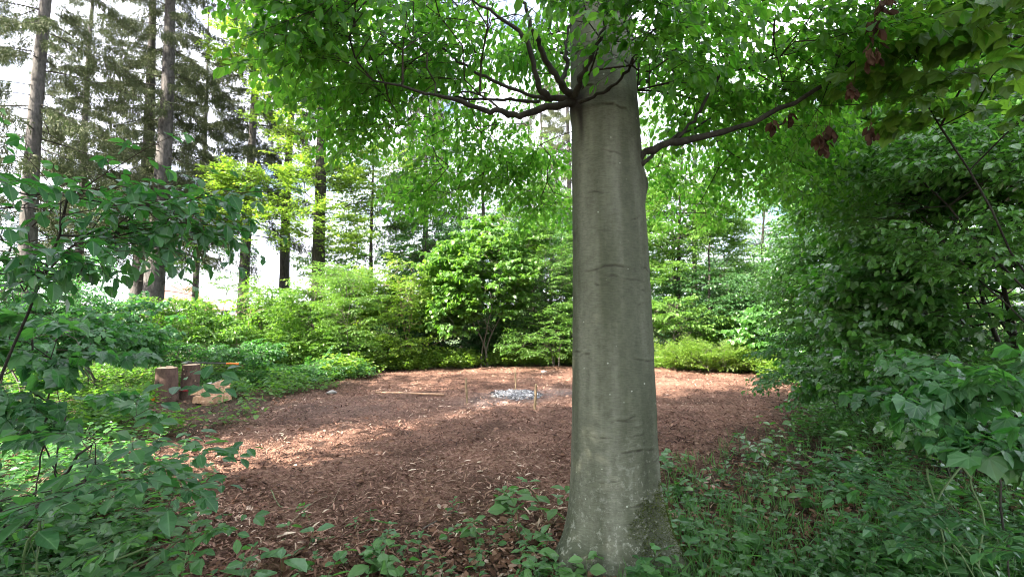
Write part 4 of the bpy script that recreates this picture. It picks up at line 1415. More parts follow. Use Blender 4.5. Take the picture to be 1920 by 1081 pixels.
shrub("low dark shrub filling the hollow behind the bare fork", "shrub", 830, 17, [(820, 610, 17, 70, 45, .8, 110), (900, 620, 17.5, 80, 40, .8, 110), (1000, 630, 17.5, 80, 40, .8, 110)], T_haz, SI, M['deep_leaf'], 37, nst=5, group=G_BACK, vbase=.2)
shrub("mounded sunlit herb-like shrub at the right end of the far edge", "shrub", 1335, 13.9, [(1330, 668, 13.9, 78, 22, .6, 150), (1390, 678, 13.6, 45, 18, .5, 60)], T_fine, SI, M['lime_leaf'], 38, nst=7, r0=.012, group=G_BACK, vbase=.15, out_z=.5, scale=(.6, .9))
shrub("small bright shrub half hidden by the right side of the beech trunk", "shrub", 1240, 15.5, [(1240, 590, 16, 50, 40, .7, 100), (1290, 610, 16.5, 60, 40, .7, 100)], T_haz, SI, M['hazel_leaf'], 39, nst=4, group=G_BACK, vbase=.8)
shrub("dark leafy shrub to the right of the sunlit mound", "shrub", 1470, 13.5, [(1470, 620, 13.5, 60, 55, .8, 140), (1530, 600, 12.5, 60, 60, .8, 120)], T_map, PA, M['maple_leaf'], 40, nst=5, group=G_BACK, vbase=.6)
shrub("yellowish sapling catching the sun on the right-hand side path", "sapling", 1560, 14, [(1560, 560, 14, 50, 50, .7, 70)], T_map, PA, M['lime_leaf'], 41, nst=2, name="sapling", group=G_BACK, vbase=.3)
shrub("pale-stemmed forked sapling with few leaves left of the far edge", "sapling", 460, 12.8, [(470, 570, 12.8, 32, 42, .5, 16), (430, 590, 13, 25, 30, .4, 10)], T_haz, SI, M['hazel_leaf'], 42, nst=5, r0=.018, name="sapling", bark=M['pale_twig'], group=G_BACK, vbase=.8, hollow=.6)

# the left side behind the logs
G_LEFT = "shrubs on the left side of the clearing"
shrub("shrub at the foot of the pair of spruces", "shrub", 300, 12.2, [(300, 600, 12.2, 70, 40, .8, 130), (380, 625, 12, 55, 28, .7, 80)], T_haz, SI, M['hazel_leaf'], 51, nst=5, group=G_LEFT, vbase=.55)
shrub("low leafy shrub right behind the two upright logs", "shrub", 340, 10.4, [(340, 665, 10.4, 80, 22, .5, 90), (430, 665, 10.8, 60, 22, .5, 70)], T_haz, SI, M['herb_leaf'], 52, nst=6, r0=.012, group=G_LEFT, vbase=.4, scale=(.5, .8))
shrub("broad shrub left of the logs with sun-flecked top", "shrub", 190, 9.5, [(170, 610, 9.5, 110, 45, .8, 170), (230, 650, 9, 60, 30, .5, 60)], T_map, PA, M['elder_leaf'], 53, nst=6, group=G_LEFT, vbase=.5, leaf_scale=.85)
shrub("tall leafy shrub at the far left, below the leftmost spruce", "shrub", 60, 9.0, [(50, 560, 9, 110, 55, 1.0, 200), (100, 500, 10, 90, 35, .8, 80)], T_horn, SI, M['elder_leaf'], 54, nst=6, group=G_LEFT, vbase=.55)
shrub("sprawling shrub at the left frame edge halfway to the logs", "shrub", 20, 6.2, [(30, 640, 6.2, 120, 60, .8, 150)], T_map, PA, M['elder_leaf'], 55, nst=6, group=G_LEFT, vbase=.45, leaf_scale=.8)
shrub("low bush in front of the two upright logs", "bush", 300, 7.4, [(290, 838, 6.6, 90, 8, .3, 24), (200, 800, 7.0, 40, 18, .4, 26), (430, 800, 7.4, 24, 8, .3, 10)], T_map, PA, M['herb_leaf'], 56, nst=7, r0=.010, group=G_LEFT, vbase=.6, scale=(.45, .7), leaf_scale=.9, name="bush")
shrub("low mixed bush between the logs and the far-edge saplings", "bush", 520, 11.4, [(520, 705, 11.4, 80, 18, .6, 110), (610, 695, 12.4, 60, 18, .6, 80), (450, 715, 10.6, 50, 18, .5, 60)], T_haz, SI, M['herb_leaf'], 57, nst=8, r0=.010, group=G_LEFT, vbase=.6, scale=(.45, .7), name="bush")

shrub("airy thin sapling against the bright gap right of the pair of spruces", "sapling", 400, 16, [(400, 500, 16, 55, 60, .6, 26), (350, 470, 16.5, 40, 60, .5, 12), (440, 540, 15, 40, 30, .5, 18)], T_fine, SI, M['hazel_leaf'], 58, nst=3, r0=.02, name="sapling", group=G_LEFT, vbase=.4, hollow=.2)
# near left: elder branches and saplings
shrub("near elder with large dark leaflets arching across the left edge against the sky", "elder", -120, 2.9,
      [(40, 375, 2.5, 150, 22, .3, 9), (150, 440, 2.6, 130, 35, .3, 11), (260, 430, 2.7, 60, 30, .2, 6), (40, 520, 2.4, 120, 35, .3, 10), (235, 395, 2.7, 50, 14, .2, 4)], T_eld, OV, M['elder_leaf'], 61, nst=3, r0=.011, name="elder_shrub", bark=M['dark_bark'], tip=.003, rmax=.012, vbase=.15, scale=(.8, 1.1), out_z=.1)
shrub("small maple sapling with broad dark leaves in front of the log bush, lower left", "sapling", 130, 3.6, [(150, 665, 3.5, 80, 22, .25, 6), (50, 620, 3.3, 80, 34, .25, 8), (150, 745, 3.5, 50, 14, .2, 3), (40, 770, 3.0, 90, 40, .3, 9)], T_big, PA, M['elder_leaf'], 62, nst=3, r0=.0055, name="sapling", bark=M['dark_bark'], tip=.002, rmax=.007, vbase=.45, scale=(.6, .85), out_z=.15)
shrub("spreading low sapling with horizontal dark twigs above the litter at lower left", "sapling", -20, 2.7, [(90, 840, 2.4, 130, 14, .25, 5), (200, 910, 2.4, 110, 12, .2, 3), (30, 950, 2.1, 100, 22, .25, 4), (240, 868, 2.8, 90, 5, .2, 3)], T_near, OV, M['elder_leaf'], 63, nst=5, r0=.008, name="sapling", bark=M['dark_bark'], tip=.002, rmax=.006, vbase=.4, scale=(.7, 1.0), out_z=.05)
shrub("close leafy seedling clump in the bottom left corner", "seedling clump", 120, 2.3, [(110, 1050, 2.2, 150, 24, .25, 6), (290, 1040, 2.3, 60, 12, .2, 2), (30, 1000, 2.2, 80, 24, .25, 3)], T_near, OV, M['herb_leaf'], 64, nst=7, r0=.005, name="seedling_clump", bark=M['green_stem'], tip=.0018, rmax=.005, vbase=.6, scale=(.4, .65), leaf_scale=.9)

# the wall of foliage on the right
G_RIGHT = "trees and shrubs forming the dark wall on the right"
shrub("big field maple forming the middle of the right-hand leaf wall", "maple", 1900, 5.6, [(1760, 400, 5.4, 130, 130, .9, 190), (1850, 560, 5.0, 120, 110, .8, 130), (1700, 560, 5.6, 100, 90, .8, 120), (1860, 260, 5.4, 110, 110, .9, 120), (1700, 230, 4.8, 110, 70, .8, 130), (1820, 130, 4.8, 120, 70, .8, 130), (1850, 330, 4.4, 110, 80, .7, 90)], T_map, PA, M['maple_leaf'], 71, nst=3, r0=.05, name="maple_tree", bark=M['dark_bark'], group=G_RIGHT, vbase=.5, scale=(.8, 1.15), leaf_scale=.85)
shrub("lighter green hazel boughs hanging in front of the dark maple, upper right", "hazel", 2150, 4.0, [(1740, 300, 4.0, 110, 50, .5, 46), (1860, 330, 3.7, 100, 60, .5, 40), (1850, 470, 3.6, 90, 60, .5, 34), (1660, 380, 4.6, 70, 50, .5, 30)], T_haz, OV, M['maple_leaf'], 79, nst=2, r0=.016, name="hazel_tree", bark=M['dark_bark'], group=G_RIGHT, vbase=.9, scale=(.6, .9), tip=.0025, rmax=.012, leaf_scale=.8)
shrub("hornbeam with drooping grey-green sprays, left part of the right-hand wall", "hornbeam", 1750, 7.6, [(1600, 420, 7.4, 100, 110, .9, 200), (1560, 540, 7.6, 80, 80, .8, 120), (1650, 300, 7.4, 110, 90, .9, 140), (1540, 330, 7.6, 70, 50, .7, 70), (1640, 620, 7.0, 80, 60, .7, 100)], T_horn, OV, M['maple_leaf'], 72, nst=3, r0=.05, name="hornbeam_tree", bark=M['dark_bark'], group=G_RIGHT, vbase=.7, scale=(.9, 1.3))
shrub("backing tree filling the right-hand wall behind the maple", "tree", 1900, 10.5, [(1800, 350, 10.5, 190, 230, 1.6, 330), (1700, 560, 10.5, 160, 90, 1.4, 170), (1600, 200, 11, 130, 160, 1.5, 160)], T_haz, SI, M['hazel_leaf'], 73, nst=3, r0=.09, name="broadleaf_tree", bark=M['dark_bark'], group=G_RIGHT, vbase=.35, scale=(.9, 1.3))
shrub("overhanging branch tree with lobed yellow-green leaves in the top right corner", "maple", 2250, 3.2, [(1840, 90, 2.5, 150, 60, .4, 15), (1880, 190, 2.7, 120, 50, .4, 11), (1780, 30, 2.7, 120, 50, .4, 9), (1900, 20, 2.6, 120, 60, .4, 9)], T_big, PA, M['hazel_leaf'], 74, nst=2, r0=.010, name="maple_tree", bark=M['dark_bark'], group=G_RIGHT, vbase=.6, scale=(.7, 1.0), tip=.0025, rmax=.008, leaf_scale=.85)
shrub("low leafy shrub with pale leaves against the right edge, nearest the camera", "shrub", 1960, 2.3, [(1860, 790, 2.2, 90, 60, .3, 16), (1910, 700, 2.3, 80, 50, .3, 14), (1790, 740, 2.6, 60, 24, .2, 8)], T_big, PA, M['elder_leaf'], 75, nst=2, r0=.005, bark=M['dark_bark'], group=G_RIGHT, tip=.002, rmax=.006, vbase=.6, scale=(.5, .75), out_z=.1, leaf_scale=.9)
shrub("dark shrub at the foot of the right-hand maple", "shrub", 1760, 4.6, [(1740, 700, 4.6, 110, 50, .6, 90), (1620, 700, 5.4, 70, 45, .5, 70), (1850, 820, 3.2, 90, 50, .4, 40)], T_map, PA, M['maple_leaf'], 76, nst=6, r0=.014, bark=M['dark_bark'], group=G_RIGHT, tip=.002, rmax=.01, vbase=.35, scale=(.6, .9), leaf_scale=.75)
shrub("thin leaning shrub with bare dark twigs at the right edge of the clearing", "shrub", 1600, 6.4, [(1530, 660, 6.8, 60, 40, .5, 34), (1500, 720, 6.4, 40, 30, .4, 16), (1580, 740, 5.6, 60, 24, .4, 22)], T_horn, OV, M['herb_leaf'], 77, nst=5, r0=.012, bark=M['dark_bark'], group=G_RIGHT, tip=.002, rmax=.008, vbase=.5, scale=(.6, .9))
shrub("seedling clump spreading over the ground at the bottom right corner", "seedling clump", 1800, 2.5, [(1780, 980, 2.4, 130, 34, .3, 12), (1850, 890, 2.6, 80, 26, .25, 6), (1700, 890, 3.0, 80, 16, .25, 6)], T_near, OV, M['elder_leaf'], 78, nst=4, r0=.003, name="seedling_clump", bark=M['green_stem'], tip=.0015, rmax=.004, group=G_RIGHT, vbase=.6, scale=(.4, .65), leaf_scale=.85)

# wood beyond: rows of trees that close the view
def back_tree(x, y, label, seed, h=9, w=2.6, mat='deep_leaf', n=420, z0=.3, group="trees closing the view deep in the wood"):
    r = np.random.default_rng(seed)
    anc = ellipsoid_points((x, y, (h + z0) / 2), (w, w, (h - z0) / 2), n, r, hollow=.45, seed=seed, clump=.8, cut=.36)
    return woody("broadleaf_tree", label, "tree", (x, y, 0), [([(x, y, -.2), (x + r.normal(0, .1), y, h * .5), (x, y, h * .9)], .14, .03)], anc, T_haz, SI, M[mat], M['dark_bark'], seed,
                 scale=(1.1, 1.7), tip=.007, rmax=.06, group=group, leaf_scale=1.25, step=.6)
for i, (x, y, h, w, mt, lb) in enumerate([
        (-4.5, 25, 6.0, 2.3, 'hazel_leaf', "bushy tree deep in the wood behind the sunlit shrub left of the slender sapling"),
        (-1.2, 26, 7.2, 2.6, 'deep_leaf', "bushy tree deep in the wood behind the pale lime shrub"),
        (2.0, 25, 8.0, 2.8, 'deep_leaf', "bushy tree deep in the wood behind the round maple"),
        (5.2, 24, 8.5, 2.8, 'hazel_leaf', "bushy tree deep in the wood just behind the beech bole"),
        (8.6, 25, 9.0, 2.8, 'deep_leaf', "bushy tree deep in the wood right of the beech bole"),
        (16.5, 23, 9.0, 3.0, 'deep_leaf', "bushy tree deep in the wood behind the hornbeam"),
        (12.8, 30, 6.0, 3.4, 'hazel_leaf', "bushy tree deep in the wood under the right-hand sky gap"),
        (19.5, 17, 11.0, 3.2, 'deep_leaf', "bushy tree deep in the wood behind the right-hand wall")]):
    back_tree(x, y, lb, 600 + i, h, w, mt)

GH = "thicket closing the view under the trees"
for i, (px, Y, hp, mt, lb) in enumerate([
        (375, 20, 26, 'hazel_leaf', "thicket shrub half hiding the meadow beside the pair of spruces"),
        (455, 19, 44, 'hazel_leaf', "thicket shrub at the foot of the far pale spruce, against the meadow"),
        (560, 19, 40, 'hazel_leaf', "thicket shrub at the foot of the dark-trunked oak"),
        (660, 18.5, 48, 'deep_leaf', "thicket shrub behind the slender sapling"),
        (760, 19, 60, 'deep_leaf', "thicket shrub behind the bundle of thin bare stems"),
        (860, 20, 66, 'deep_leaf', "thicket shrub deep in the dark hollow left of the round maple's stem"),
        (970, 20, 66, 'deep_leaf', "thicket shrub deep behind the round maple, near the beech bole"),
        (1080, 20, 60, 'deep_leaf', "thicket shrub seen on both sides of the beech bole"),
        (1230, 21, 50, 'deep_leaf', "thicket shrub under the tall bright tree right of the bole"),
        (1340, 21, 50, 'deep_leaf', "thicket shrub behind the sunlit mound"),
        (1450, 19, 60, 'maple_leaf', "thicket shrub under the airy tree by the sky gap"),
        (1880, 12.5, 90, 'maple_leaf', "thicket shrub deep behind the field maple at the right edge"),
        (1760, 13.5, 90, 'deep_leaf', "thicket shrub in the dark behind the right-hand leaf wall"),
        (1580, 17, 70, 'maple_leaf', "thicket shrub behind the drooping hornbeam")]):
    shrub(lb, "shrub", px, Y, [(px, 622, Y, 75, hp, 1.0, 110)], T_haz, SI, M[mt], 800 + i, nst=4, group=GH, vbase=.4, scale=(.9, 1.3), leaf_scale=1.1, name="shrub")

GS_ = "unseen tall beeches added to shade the clearing"
def shade_tree(x, y, z0, z1, w, n, lb, seed, cut=.40):  # unseen trees, added and shaped for the shade they cast
    r = np.random.default_rng(seed)
    anc = ellipsoid_points((x, y, (z1 + z0) / 2), (w, w, (z1 - z0) / 2), n, r, hollow=.15, seed=seed, clump=.55, cut=cut)
    woody("beech_tree", lb, "tree", (x, y, 0), [([(x, y, -.2), (x + .1, y, z0 + 1), (x, y, z1 * .9)], .22, .05)], anc, T_oak, SI, M['beech_leaf'], M['grey_bark'], seed,
          scale=(1.3, 1.9), tip=.008, rmax=.08, group=GS_, leaf_scale=1.25, step=.7)
shade_tree(-6.3, -1.5, 3.4, 12, 2.85, 1350, "unseen tall beech, added for shade, just behind the photographer's left shoulder", 901, .28)
shade_tree(-10.6, 3.4, 4.2, 11.0, 2.1, 330, "unseen tall beech added for shade outside the left edge, level with the big bole", 902, .46)
shade_tree(-3.2, -5.0, 3.2, 12, 3.4, 700, "unseen tall beech added for shade behind the photographer", 903)
shade_tree(2.6, -6.5, 3.0, 11, 3.0, 170, "unseen beech added to cut sky light, farthest behind the photographer", 905)

# ------------------------------------------------------------------ the logs, axe, split wood and small things by them
def log(px, pytop, pybot, wpx, Y, label, lean, seed):
    """an upright section of spruce trunk: barked side, sawn top with rings"""
    r = np.random.default_rng(seed)
    b = W(px, pybot, Y); b[2] = gh(b[0], b[1]) - .02
    top = W(px + lean, pytop, Y)
    R_ = wpx / 2 / FPX * Y
    t = thing("upright_log", (b[0], b[1], b[2]), label, "log", "upright spruce log sections used as chopping blocks")
    n = 30
    pts = b + (top - b) * np.linspace(0, 1, n)[:, None]
    k = 40
    th = np.arange(k) / k * 2 * math.pi
    v = []
    for i in range(n):
        u = i / (n - 1)
        rr = R_ * (1.06 - .08 * u) * (1 + .05 * (fbm(np.stack([np.cos(th) * 1.5, np.sin(th) * 1.5, th * 0 + u * 2], -1), seed) - .5) + .035 * (fbm(np.stack([np.cos(th) * 7, np.sin(th) * 7, th * 0 + u * 8], -1), seed + 3) - .5))
        v.append(np.stack([pts[i, 0] + rr * np.cos(th), pts[i, 1] + rr * np.sin(th), np.full(k, pts[i, 2])], -1))
    v = np.array(v)
    ii = np.arange(n - 1)[:, None] * k; jj = np.arange(k)[None]
    q = np.stack([ii + jj, ii + (jj + 1) % k, ii + k + (jj + 1) % k, ii + k + jj], -1).reshape(-1, 4)
    A = Acc(); A.add(v.reshape(-1, 3), q); A.build("bark", M['log_bark'], t, smooth=True)
    # sawn top, slightly proud, bark rim left round it
    c = pts[-1]
    rings = np.linspace(.02, .97, 7)
    tv = np.array([[c[0] + (v[-1, j, 0] - c[0]) * s, c[1] + (v[-1, j, 1] - c[1]) * s, c[2] + .006 * (1 if s < .96 else -1) + .004 * math.sin(j * .7)] for s in rings for j in range(k)])
    ii = np.arange(6)[:, None] * k
    tq = np.stack([ii + jj, ii + k + jj, ii + k + (jj + 1) % k, ii + (jj + 1) % k], -1).reshape(-1, 4)
    A = Acc(); A.add(tv, tq, 0, np.repeat(rings, k))
    cap = np.array([[0, 2 * i + 1, 2 * i + 2, min(2 * i + 3, k - 1)] for i in range(k // 2 - 1)])
    A.add(tv[:k], cap, 0, .1)
    A.build("sawn_face", M['sawn'], t)
    # knots where branches were cut
    for (a, u, s) in [(r.uniform(-2.8, -.3), r.uniform(.15, .9), r.uniform(.012, .02)) for _ in range(6)]:
        p0 = np.array([b[0] + (top - b)[0] * u + R_ * .98 * math.cos(a), b[1] + (top - b)[1] * u + R_ * .98 * math.sin(a), b[2] + (top - b)[2] * u])
        d = np.array([math.cos(a), math.sin(a), .15])
        tv, tq = tube_arrays([p0 - d * .01, p0 + d * .006, p0 + d * .014], [s, s * .9, s * .4], 8, True)
        A = Acc(); A.add(tv, tq); A.build("knot", M['pale_twig'] if s > .018 else M['dark_bark'], t, smooth=True)
    return t, c, R_

M['sawn'] = ramp_attr_mat("sawn_wood", [(0, (.42, .27, .17)), (.5, (.62, .47, .34)), (1, (.52, .36, .24))], rough=.8)
M['split'] = bark_mat("split_wood", (.32, .17, .095), (.54, .36, .24), scale=(40, 40, 6), bump=.4, dist=.006)
M['steel'] = plain_mat("worn_steel", (.42, .43, .45), .35, .9)
M['black_plastic'] = plain_mat("black_handle", (.016, .016, .018), .45)
M['orange'] = plain_mat("orange_plastic", (.72, .17, .02), .45)
M['white_plastic'] = plain_mat("white_plastic", (.68, .70, .72), .5)
M['red_paint'] = plain_mat("dark_red_paint", (.30, .012, .02), .45)

log1, top1, r1_ = log(312, 689, 750, 35, 8.75, "left upright log with a pale sawn top, spruce bark with one pale knot", 1, 3)
log2, top2, r2_ = log(354, 683, 754, 29, 9.1, "right upright log, slightly taller, carrying the long axe", 5, 4)
# thin sawn disc lying on the left log
def box(A, c, s, ax=(1, 0, 0), mat=0, val=.5, taper=1.0):
    ax = norm(np.array(ax, float)); y = norm(np.cross([0, 0, 1.0], ax)) if abs(ax[2]) < .95 else np.array([0, 1.0, 0]); z = np.cross(ax, y)
    v = []
    for i in (-1, 1):
        for (j, k) in ((-1, -1), (1, -1), (1, 1), (-1, 1)):
            tp = taper if i > 0 else 1
            v.append(np.array(c) + ax * i * s[0] / 2 + y * j * s[1] / 2 * tp + z * k * s[2] / 2 * tp)
    A.add(np.array(v), [(0, 1, 2, 3), (7, 6, 5, 4), (0, 4, 5, 1), (1, 5, 6, 2), (2, 6, 7, 3), (3, 7, 4, 0)], mat, val)
A = Acc()
for i, (dx, dy, l, w2) in enumerate(((-.01, -.02, .13, .07), (.03, .03, .10, .05))):
    box(A, top1 + [dx, dy, .016 + .012 * i], (l, w2, .010), (1, .3 * i, .02), 0, .5)
o = A.build("wood_slice", M['sawn']); tag(o, "thin pale wood offcuts lying on top of the left upright log", "wood offcut")

# the axe: black shaft, orange grip, steel head
ax0 = top2 + np.array([-.13, .0, .035]); ax1 = W(447, 681.5, 9.1)
d = norm(ax1 - ax0)
t = thing("splitting_axe", ax0, "long black axe with an orange grip lying across the right upright log", "axe")
pl = smooth_line([ax0, ax0 + d * .3 + [0, 0, .002], ax0 + d * .7 + [0, 0, .0], ax0 + (ax1 - ax0) * .80], 14)
v, q = tube_arrays(pl, .0155, 8, True); A = Acc(); A.add(v, q); A.build("shaft", M['black_plastic'], t, smooth=True)
pl = smooth_line([ax0 + (ax1 - ax0) * .78, ax0 + (ax1 - ax0) * .9 + [0, 0, .003], ax1 + [0, 0, -.004]], 8)
v, q = tube_arrays(pl, [.018, .018, .018, .0175, .018, .019, .022, .023], 8, True); A = Acc(); A.add(v, q); A.build("grip", M['orange'], t, smooth=True)
A = Acc()
hd = norm(np.cross(d, [0, 0, 1]))
hv = []
for (u, hw, th_) in ((-.085, .042, .024), (.0, .034, .022), (.075, .048, .003)):   # poll, eye, edge (across the shaft, lying flat)
    for (a_, b_) in ((-1, -1), (1, -1), (1, 1), (-1, 1)):
        hv.append(ax0 + d * (.03 + a_ * hw) + hd * u + np.array([0, 0, b_ * th_]))
hq = [(0, 1, 2, 3), (11, 10, 9, 8)] + [(4 * k + j, 4 * k + 4 + j, 4 * k + 4 + (j + 1) % 4, 4 * k + (j + 1) % 4) for k in range(2) for j in range(4)]
A.add(hv, hq); A.build("head", M['steel'], t)

# split billets beside the logs
r = np.random.default_rng(8)
bil = []
for i, (px, py, yy, L, ang, zz_, s) in enumerate(((405, 760, 8.55, .46, .60, .065, .12), (386, 757, 8.5, .42, -.10, .065, .12), (404, 750, 8.6, .46, .62, .19, .12),
                                                  (382, 746, 8.75, .40, -.05, .19, .115), (405, 738, 8.65, .44, .66, .31, .105))):
    c = W(px, py, yy); c[2] = gh(c[0], c[1]) + zz_
    d = norm(np.array([math.cos(ang), math.sin(ang), .26 if ang > .3 else .02]))
    y = norm(np.cross([0, 0, 1.0], d)); z = np.cross(d, y)
    prof = [(-s * .62, -s * .5), (s * .62, -s * .45), (s * .30, s * .5), (-s * .45, s * .42)]
    vv = []
    nseg = 6
    for k2 in range(nseg + 1):
        for (a_, b_) in prof:
            j = 1 + r.normal(0, .03)
            vv.append(c + d * L * (k2 / nseg - .5) + y * a_ * j + z * b_ * j)
    qq = [(0, 1, 2, 3), (4 * nseg + 3, 4 * nseg + 2, 4 * nseg + 1, 4 * nseg)] + [(4 * k2 + j, 4 * k2 + 4 + j, 4 * k2 + 4 + (j + 1) % 4, 4 * k2 + (j + 1) % 4) for k2 in range(nseg) for j in range(4)]
    A = Acc(); A.add(vv, qq)
    lb = ["lowest of the three pale billets slanting up to the right beside the logs", "lower of the two level billets against the right upright log", "middle pale slanting billet of the small wood stack",
          "upper of the two level billets against the right upright log", "topmost slanting billet, with the silver blade resting on it"][i]
    o = A.build("firewood_billet", M['split']); tag(o, lb, "firewood", "split wood piled beside the upright logs")
    bil.append((c, d, z, L, s))
c, d, z, L, s = bil[-1]
t = thing("hand_saw", c + z * s * .6, "small silver blade with a pale handle lying on the topmost billet", "tool")
A = Acc(); box(A, c + z * (s * .5 + .012) + d * .02, (.17, .030, .004), d + [0, 0, .18]); A.build("blade", M['steel'], t)
A = Acc(); v, q = tube_arrays([c + z * (s * .5 + .014) - d * .06, c + z * (s * .5 + .012) - d * .15], [.012, .014], 8, True); A.add(v, q); A.build("handle", M['white_plastic'], t, smooth=True)

# orange wedge and white tub left of the logs
c = W(282, 752, 8.6); c[2] = gh(c[0], c[1])
A = Acc()
wv = [c + [-.07, -.03, .03], c + [.07, -.03, .09], c + [.07, -.03, .03], c + [-.07, .03, .03], c + [.07, .03, .09], c + [.07, .03, .03]]
A.add([wv[0], wv[2], wv[1], wv[1], wv[3], wv[5], wv[4], wv[4]], [(0, 1, 2, 3), (4, 7, 6, 5), (0, 4, 5, 1), (1, 5, 6, 2), (3, 7, 4, 0)])
o = A.build("splitting_wedge", M['orange']); tag(o, "small orange plastic wedge on the ground left of the logs", "wedge")
c = W(262, 748, 8.7); c[2] = gh(c[0], c[1])
t = thing("plastic_tub", c, "upturned white rounded tub half hidden in leaves left of the logs", "tub")
rr = [.125, .123, .118, .10, .075, .04, .004]; hz = [0, .03, .07, .115, .138, .148, .15]
A = Acc(); v, q = tube_arrays([c + [0, 0, h_] for h_ in hz], rr, 20, False); A.add(v, q); A.build("shell", M['white_plastic'], t, smooth=True)
A = Acc(); v, q = tube_arrays([c + [0, 0, .0], c + [0, 0, .014]], [.137, .134], 20, False); A.add(v, q); A.build("rim", M['white_plastic'], t, smooth=True)
c = W(334, 745, 8.95); c[2] = gh(c[0], c[1])
A = Acc(); box(A, c + [0, 0, .17], (.022, .05, .34), (.06, .1, 1))
o = A.build("red_strap", M['red_paint']); tag(o, "dark red upright bar wedged between the two upright logs", "bar")

# ------------------------------------------------------------------ fire place
fx, fy = FIRE
r = np.random.default_rng(12)
t = thing("campfire_ash", (fx, fy, gh(fx, fy)), "round heap of pale grey ash and charcoal from a burnt-out campfire", "campfire")
n = 34
gxx, gyy = np.meshgrid(np.linspace(-.56, .56, n), np.linspace(-.56, .56, n))
rr = np.hypot(gxx, gyy)
hz = .055 * np.clip(1 - (rr / .5) ** 2, 0, 1) + .03 * (fbm(np.stack([gxx * 9, gyy * 9, gxx * 0], -1), 4) - .4) * np.clip(1.2 - rr / .5, 0, 1) - .03 * (rr > .5)
v = np.stack([fx + gxx, fy + gyy, gh(fx + gxx, fy + gyy) + hz + .004], -1).reshape(-1, 3)
ii = (np.arange(n - 1)[:, None] * n + np.arange(n - 1)[None]).ravel()
M['ash'] = bark_mat("ash", (.13, .125, .125), (.48, .47, .475), scale=(28, 28, 28), bump=.8, dist=.01)
M['charcoal'] = ramp_attr_mat("charcoal", [(0, (.012, .012, .013)), (.45, (.10, .10, .11)), (1, (.66, .65, .66))], rough=.95)
rin = rr.ravel()
q = np.stack([ii, ii + 1, ii + n + 1, ii + n], -1)
q = q[(rin[q].max(1) < .53)]
A = Acc(); A.add(v, q); A.build("ash_mound", M['ash'], t, smooth=True)
k = 2600
aa, rd = r.random(k) * 6.283, .52 * np.sqrt(r.random(k))
px_, py_ = fx + rd * np.cos(aa), fy + rd * np.sin(aa)
P_ = np.stack([px_, py_, gh(px_, py_) + .05 * np.clip(1 - (rd / .5) ** 2, 0, 1) + .012 + .02 * r.random(k)], -1)
v, q, kk = leaf_arrays(P_, np.stack([r.normal(0, 1, k), r.normal(0, 1, k), r.normal(0, .35, k)], -1), norm(r.normal(0, .5, (k, 3)) + [0, 0, 1]), r.uniform(.015, .065, k), sliver)
val = np.where(r.random(k) < .40 + .3 * (rd > .4), r.random(k) * .3, .5 + .5 * r.random(k))
A = Acc(); A.add(v, q, 0, np.repeat(val, kk)); o = A.build("ash_flakes", M['charcoal'], t); o['kind'] = 'stuff'


def stick(name, pts, r0, r1, mat, label, cat, group=None, n=14, knots=0, seed=1):
    r = np.random.default_rng(seed)
    pl = smooth_line(np.array(pts, float), n)
    pl[1:-1] += r.normal(0, .0025, (n - 2, 3))
    rr = np.linspace(r0, r1, n)
    for _ in range(knots): rr[r.integers(1, n - 1)] *= 1.4
    v, q = tube_arrays(pl, rr, 8, True)
    A = Acc(); A.add(v, q)
    o = A.build(name, mat, smooth=True)
    return tag(o, label, cat, group)

GS = "stakes pushed into the ground round the campfire"
M['stake'] = bark_mat("stake_wood", (.13, .095, .055), (.28, .21, .13), scale=(30, 30, 10))
def stake(pb, pt, r0, lb, sd):
    b = G(*pb); b[2] = gh(b[0], b[1]) - .05
    tp = W(pt[0], pt[1], b[1])
    stick("wooden_stake", [b, b * .5 + tp * .5 + [.004, 0, 0], tp], r0, r0 * .85, M['stake'], lb, "stake", GS, knots=3, seed=sd)
stake((876, 758), (873, 708), .018, "upright stake left of the ash heap", 1)
stake((967, 730), (966, 695), .018, "upright stake behind the ash heap", 2)
stake((1002, 768), (1005, 719), .022, "thick knobbly stake at the near right of the ash heap", 3)
a, b = G(704, 738), G(832, 744)
a[2] = gh(a[0], a[1]) + .035; b[2] = gh(b[0], b[1]) + .035
stick("wooden_pole", [a, (a + b) / 2 + [0, 0, .006], b], .019, .022, M['split'], "long peeled pole lying on the mulch left of the campfire", "pole", seed=5)
# bare pale fork at the far edge
b = G(790, 668); b = W(786, 664, 15.0); b[2] = 0
t = thing("dead_branch", b, "bare pale forked branch sticking out in front of the dark hollow", "dead branch")
for (p0, p1, p2, ra) in (((786, 662), (800, 652), (842, 632), .016), ((802, 651), (804, 642), (808, 634), .010)):
    v, q = tube_arrays(smooth_line([W(*p0, 15.0), W(*p1, 15.0), W(*p2, 15.0)], 8), np.linspace(ra, ra * .5, 8), 6, True)
    A = Acc(); A.add(v, q); A.build("limb", M['pale_twig'], t, smooth=True)
v, q = tube_arrays([b - [0, 0, .05], W(786, 662, 15.0)], .017, 6, True); A = Acc(); A.add(v, q); A.build("limb", M['pale_twig'], t, smooth=True)

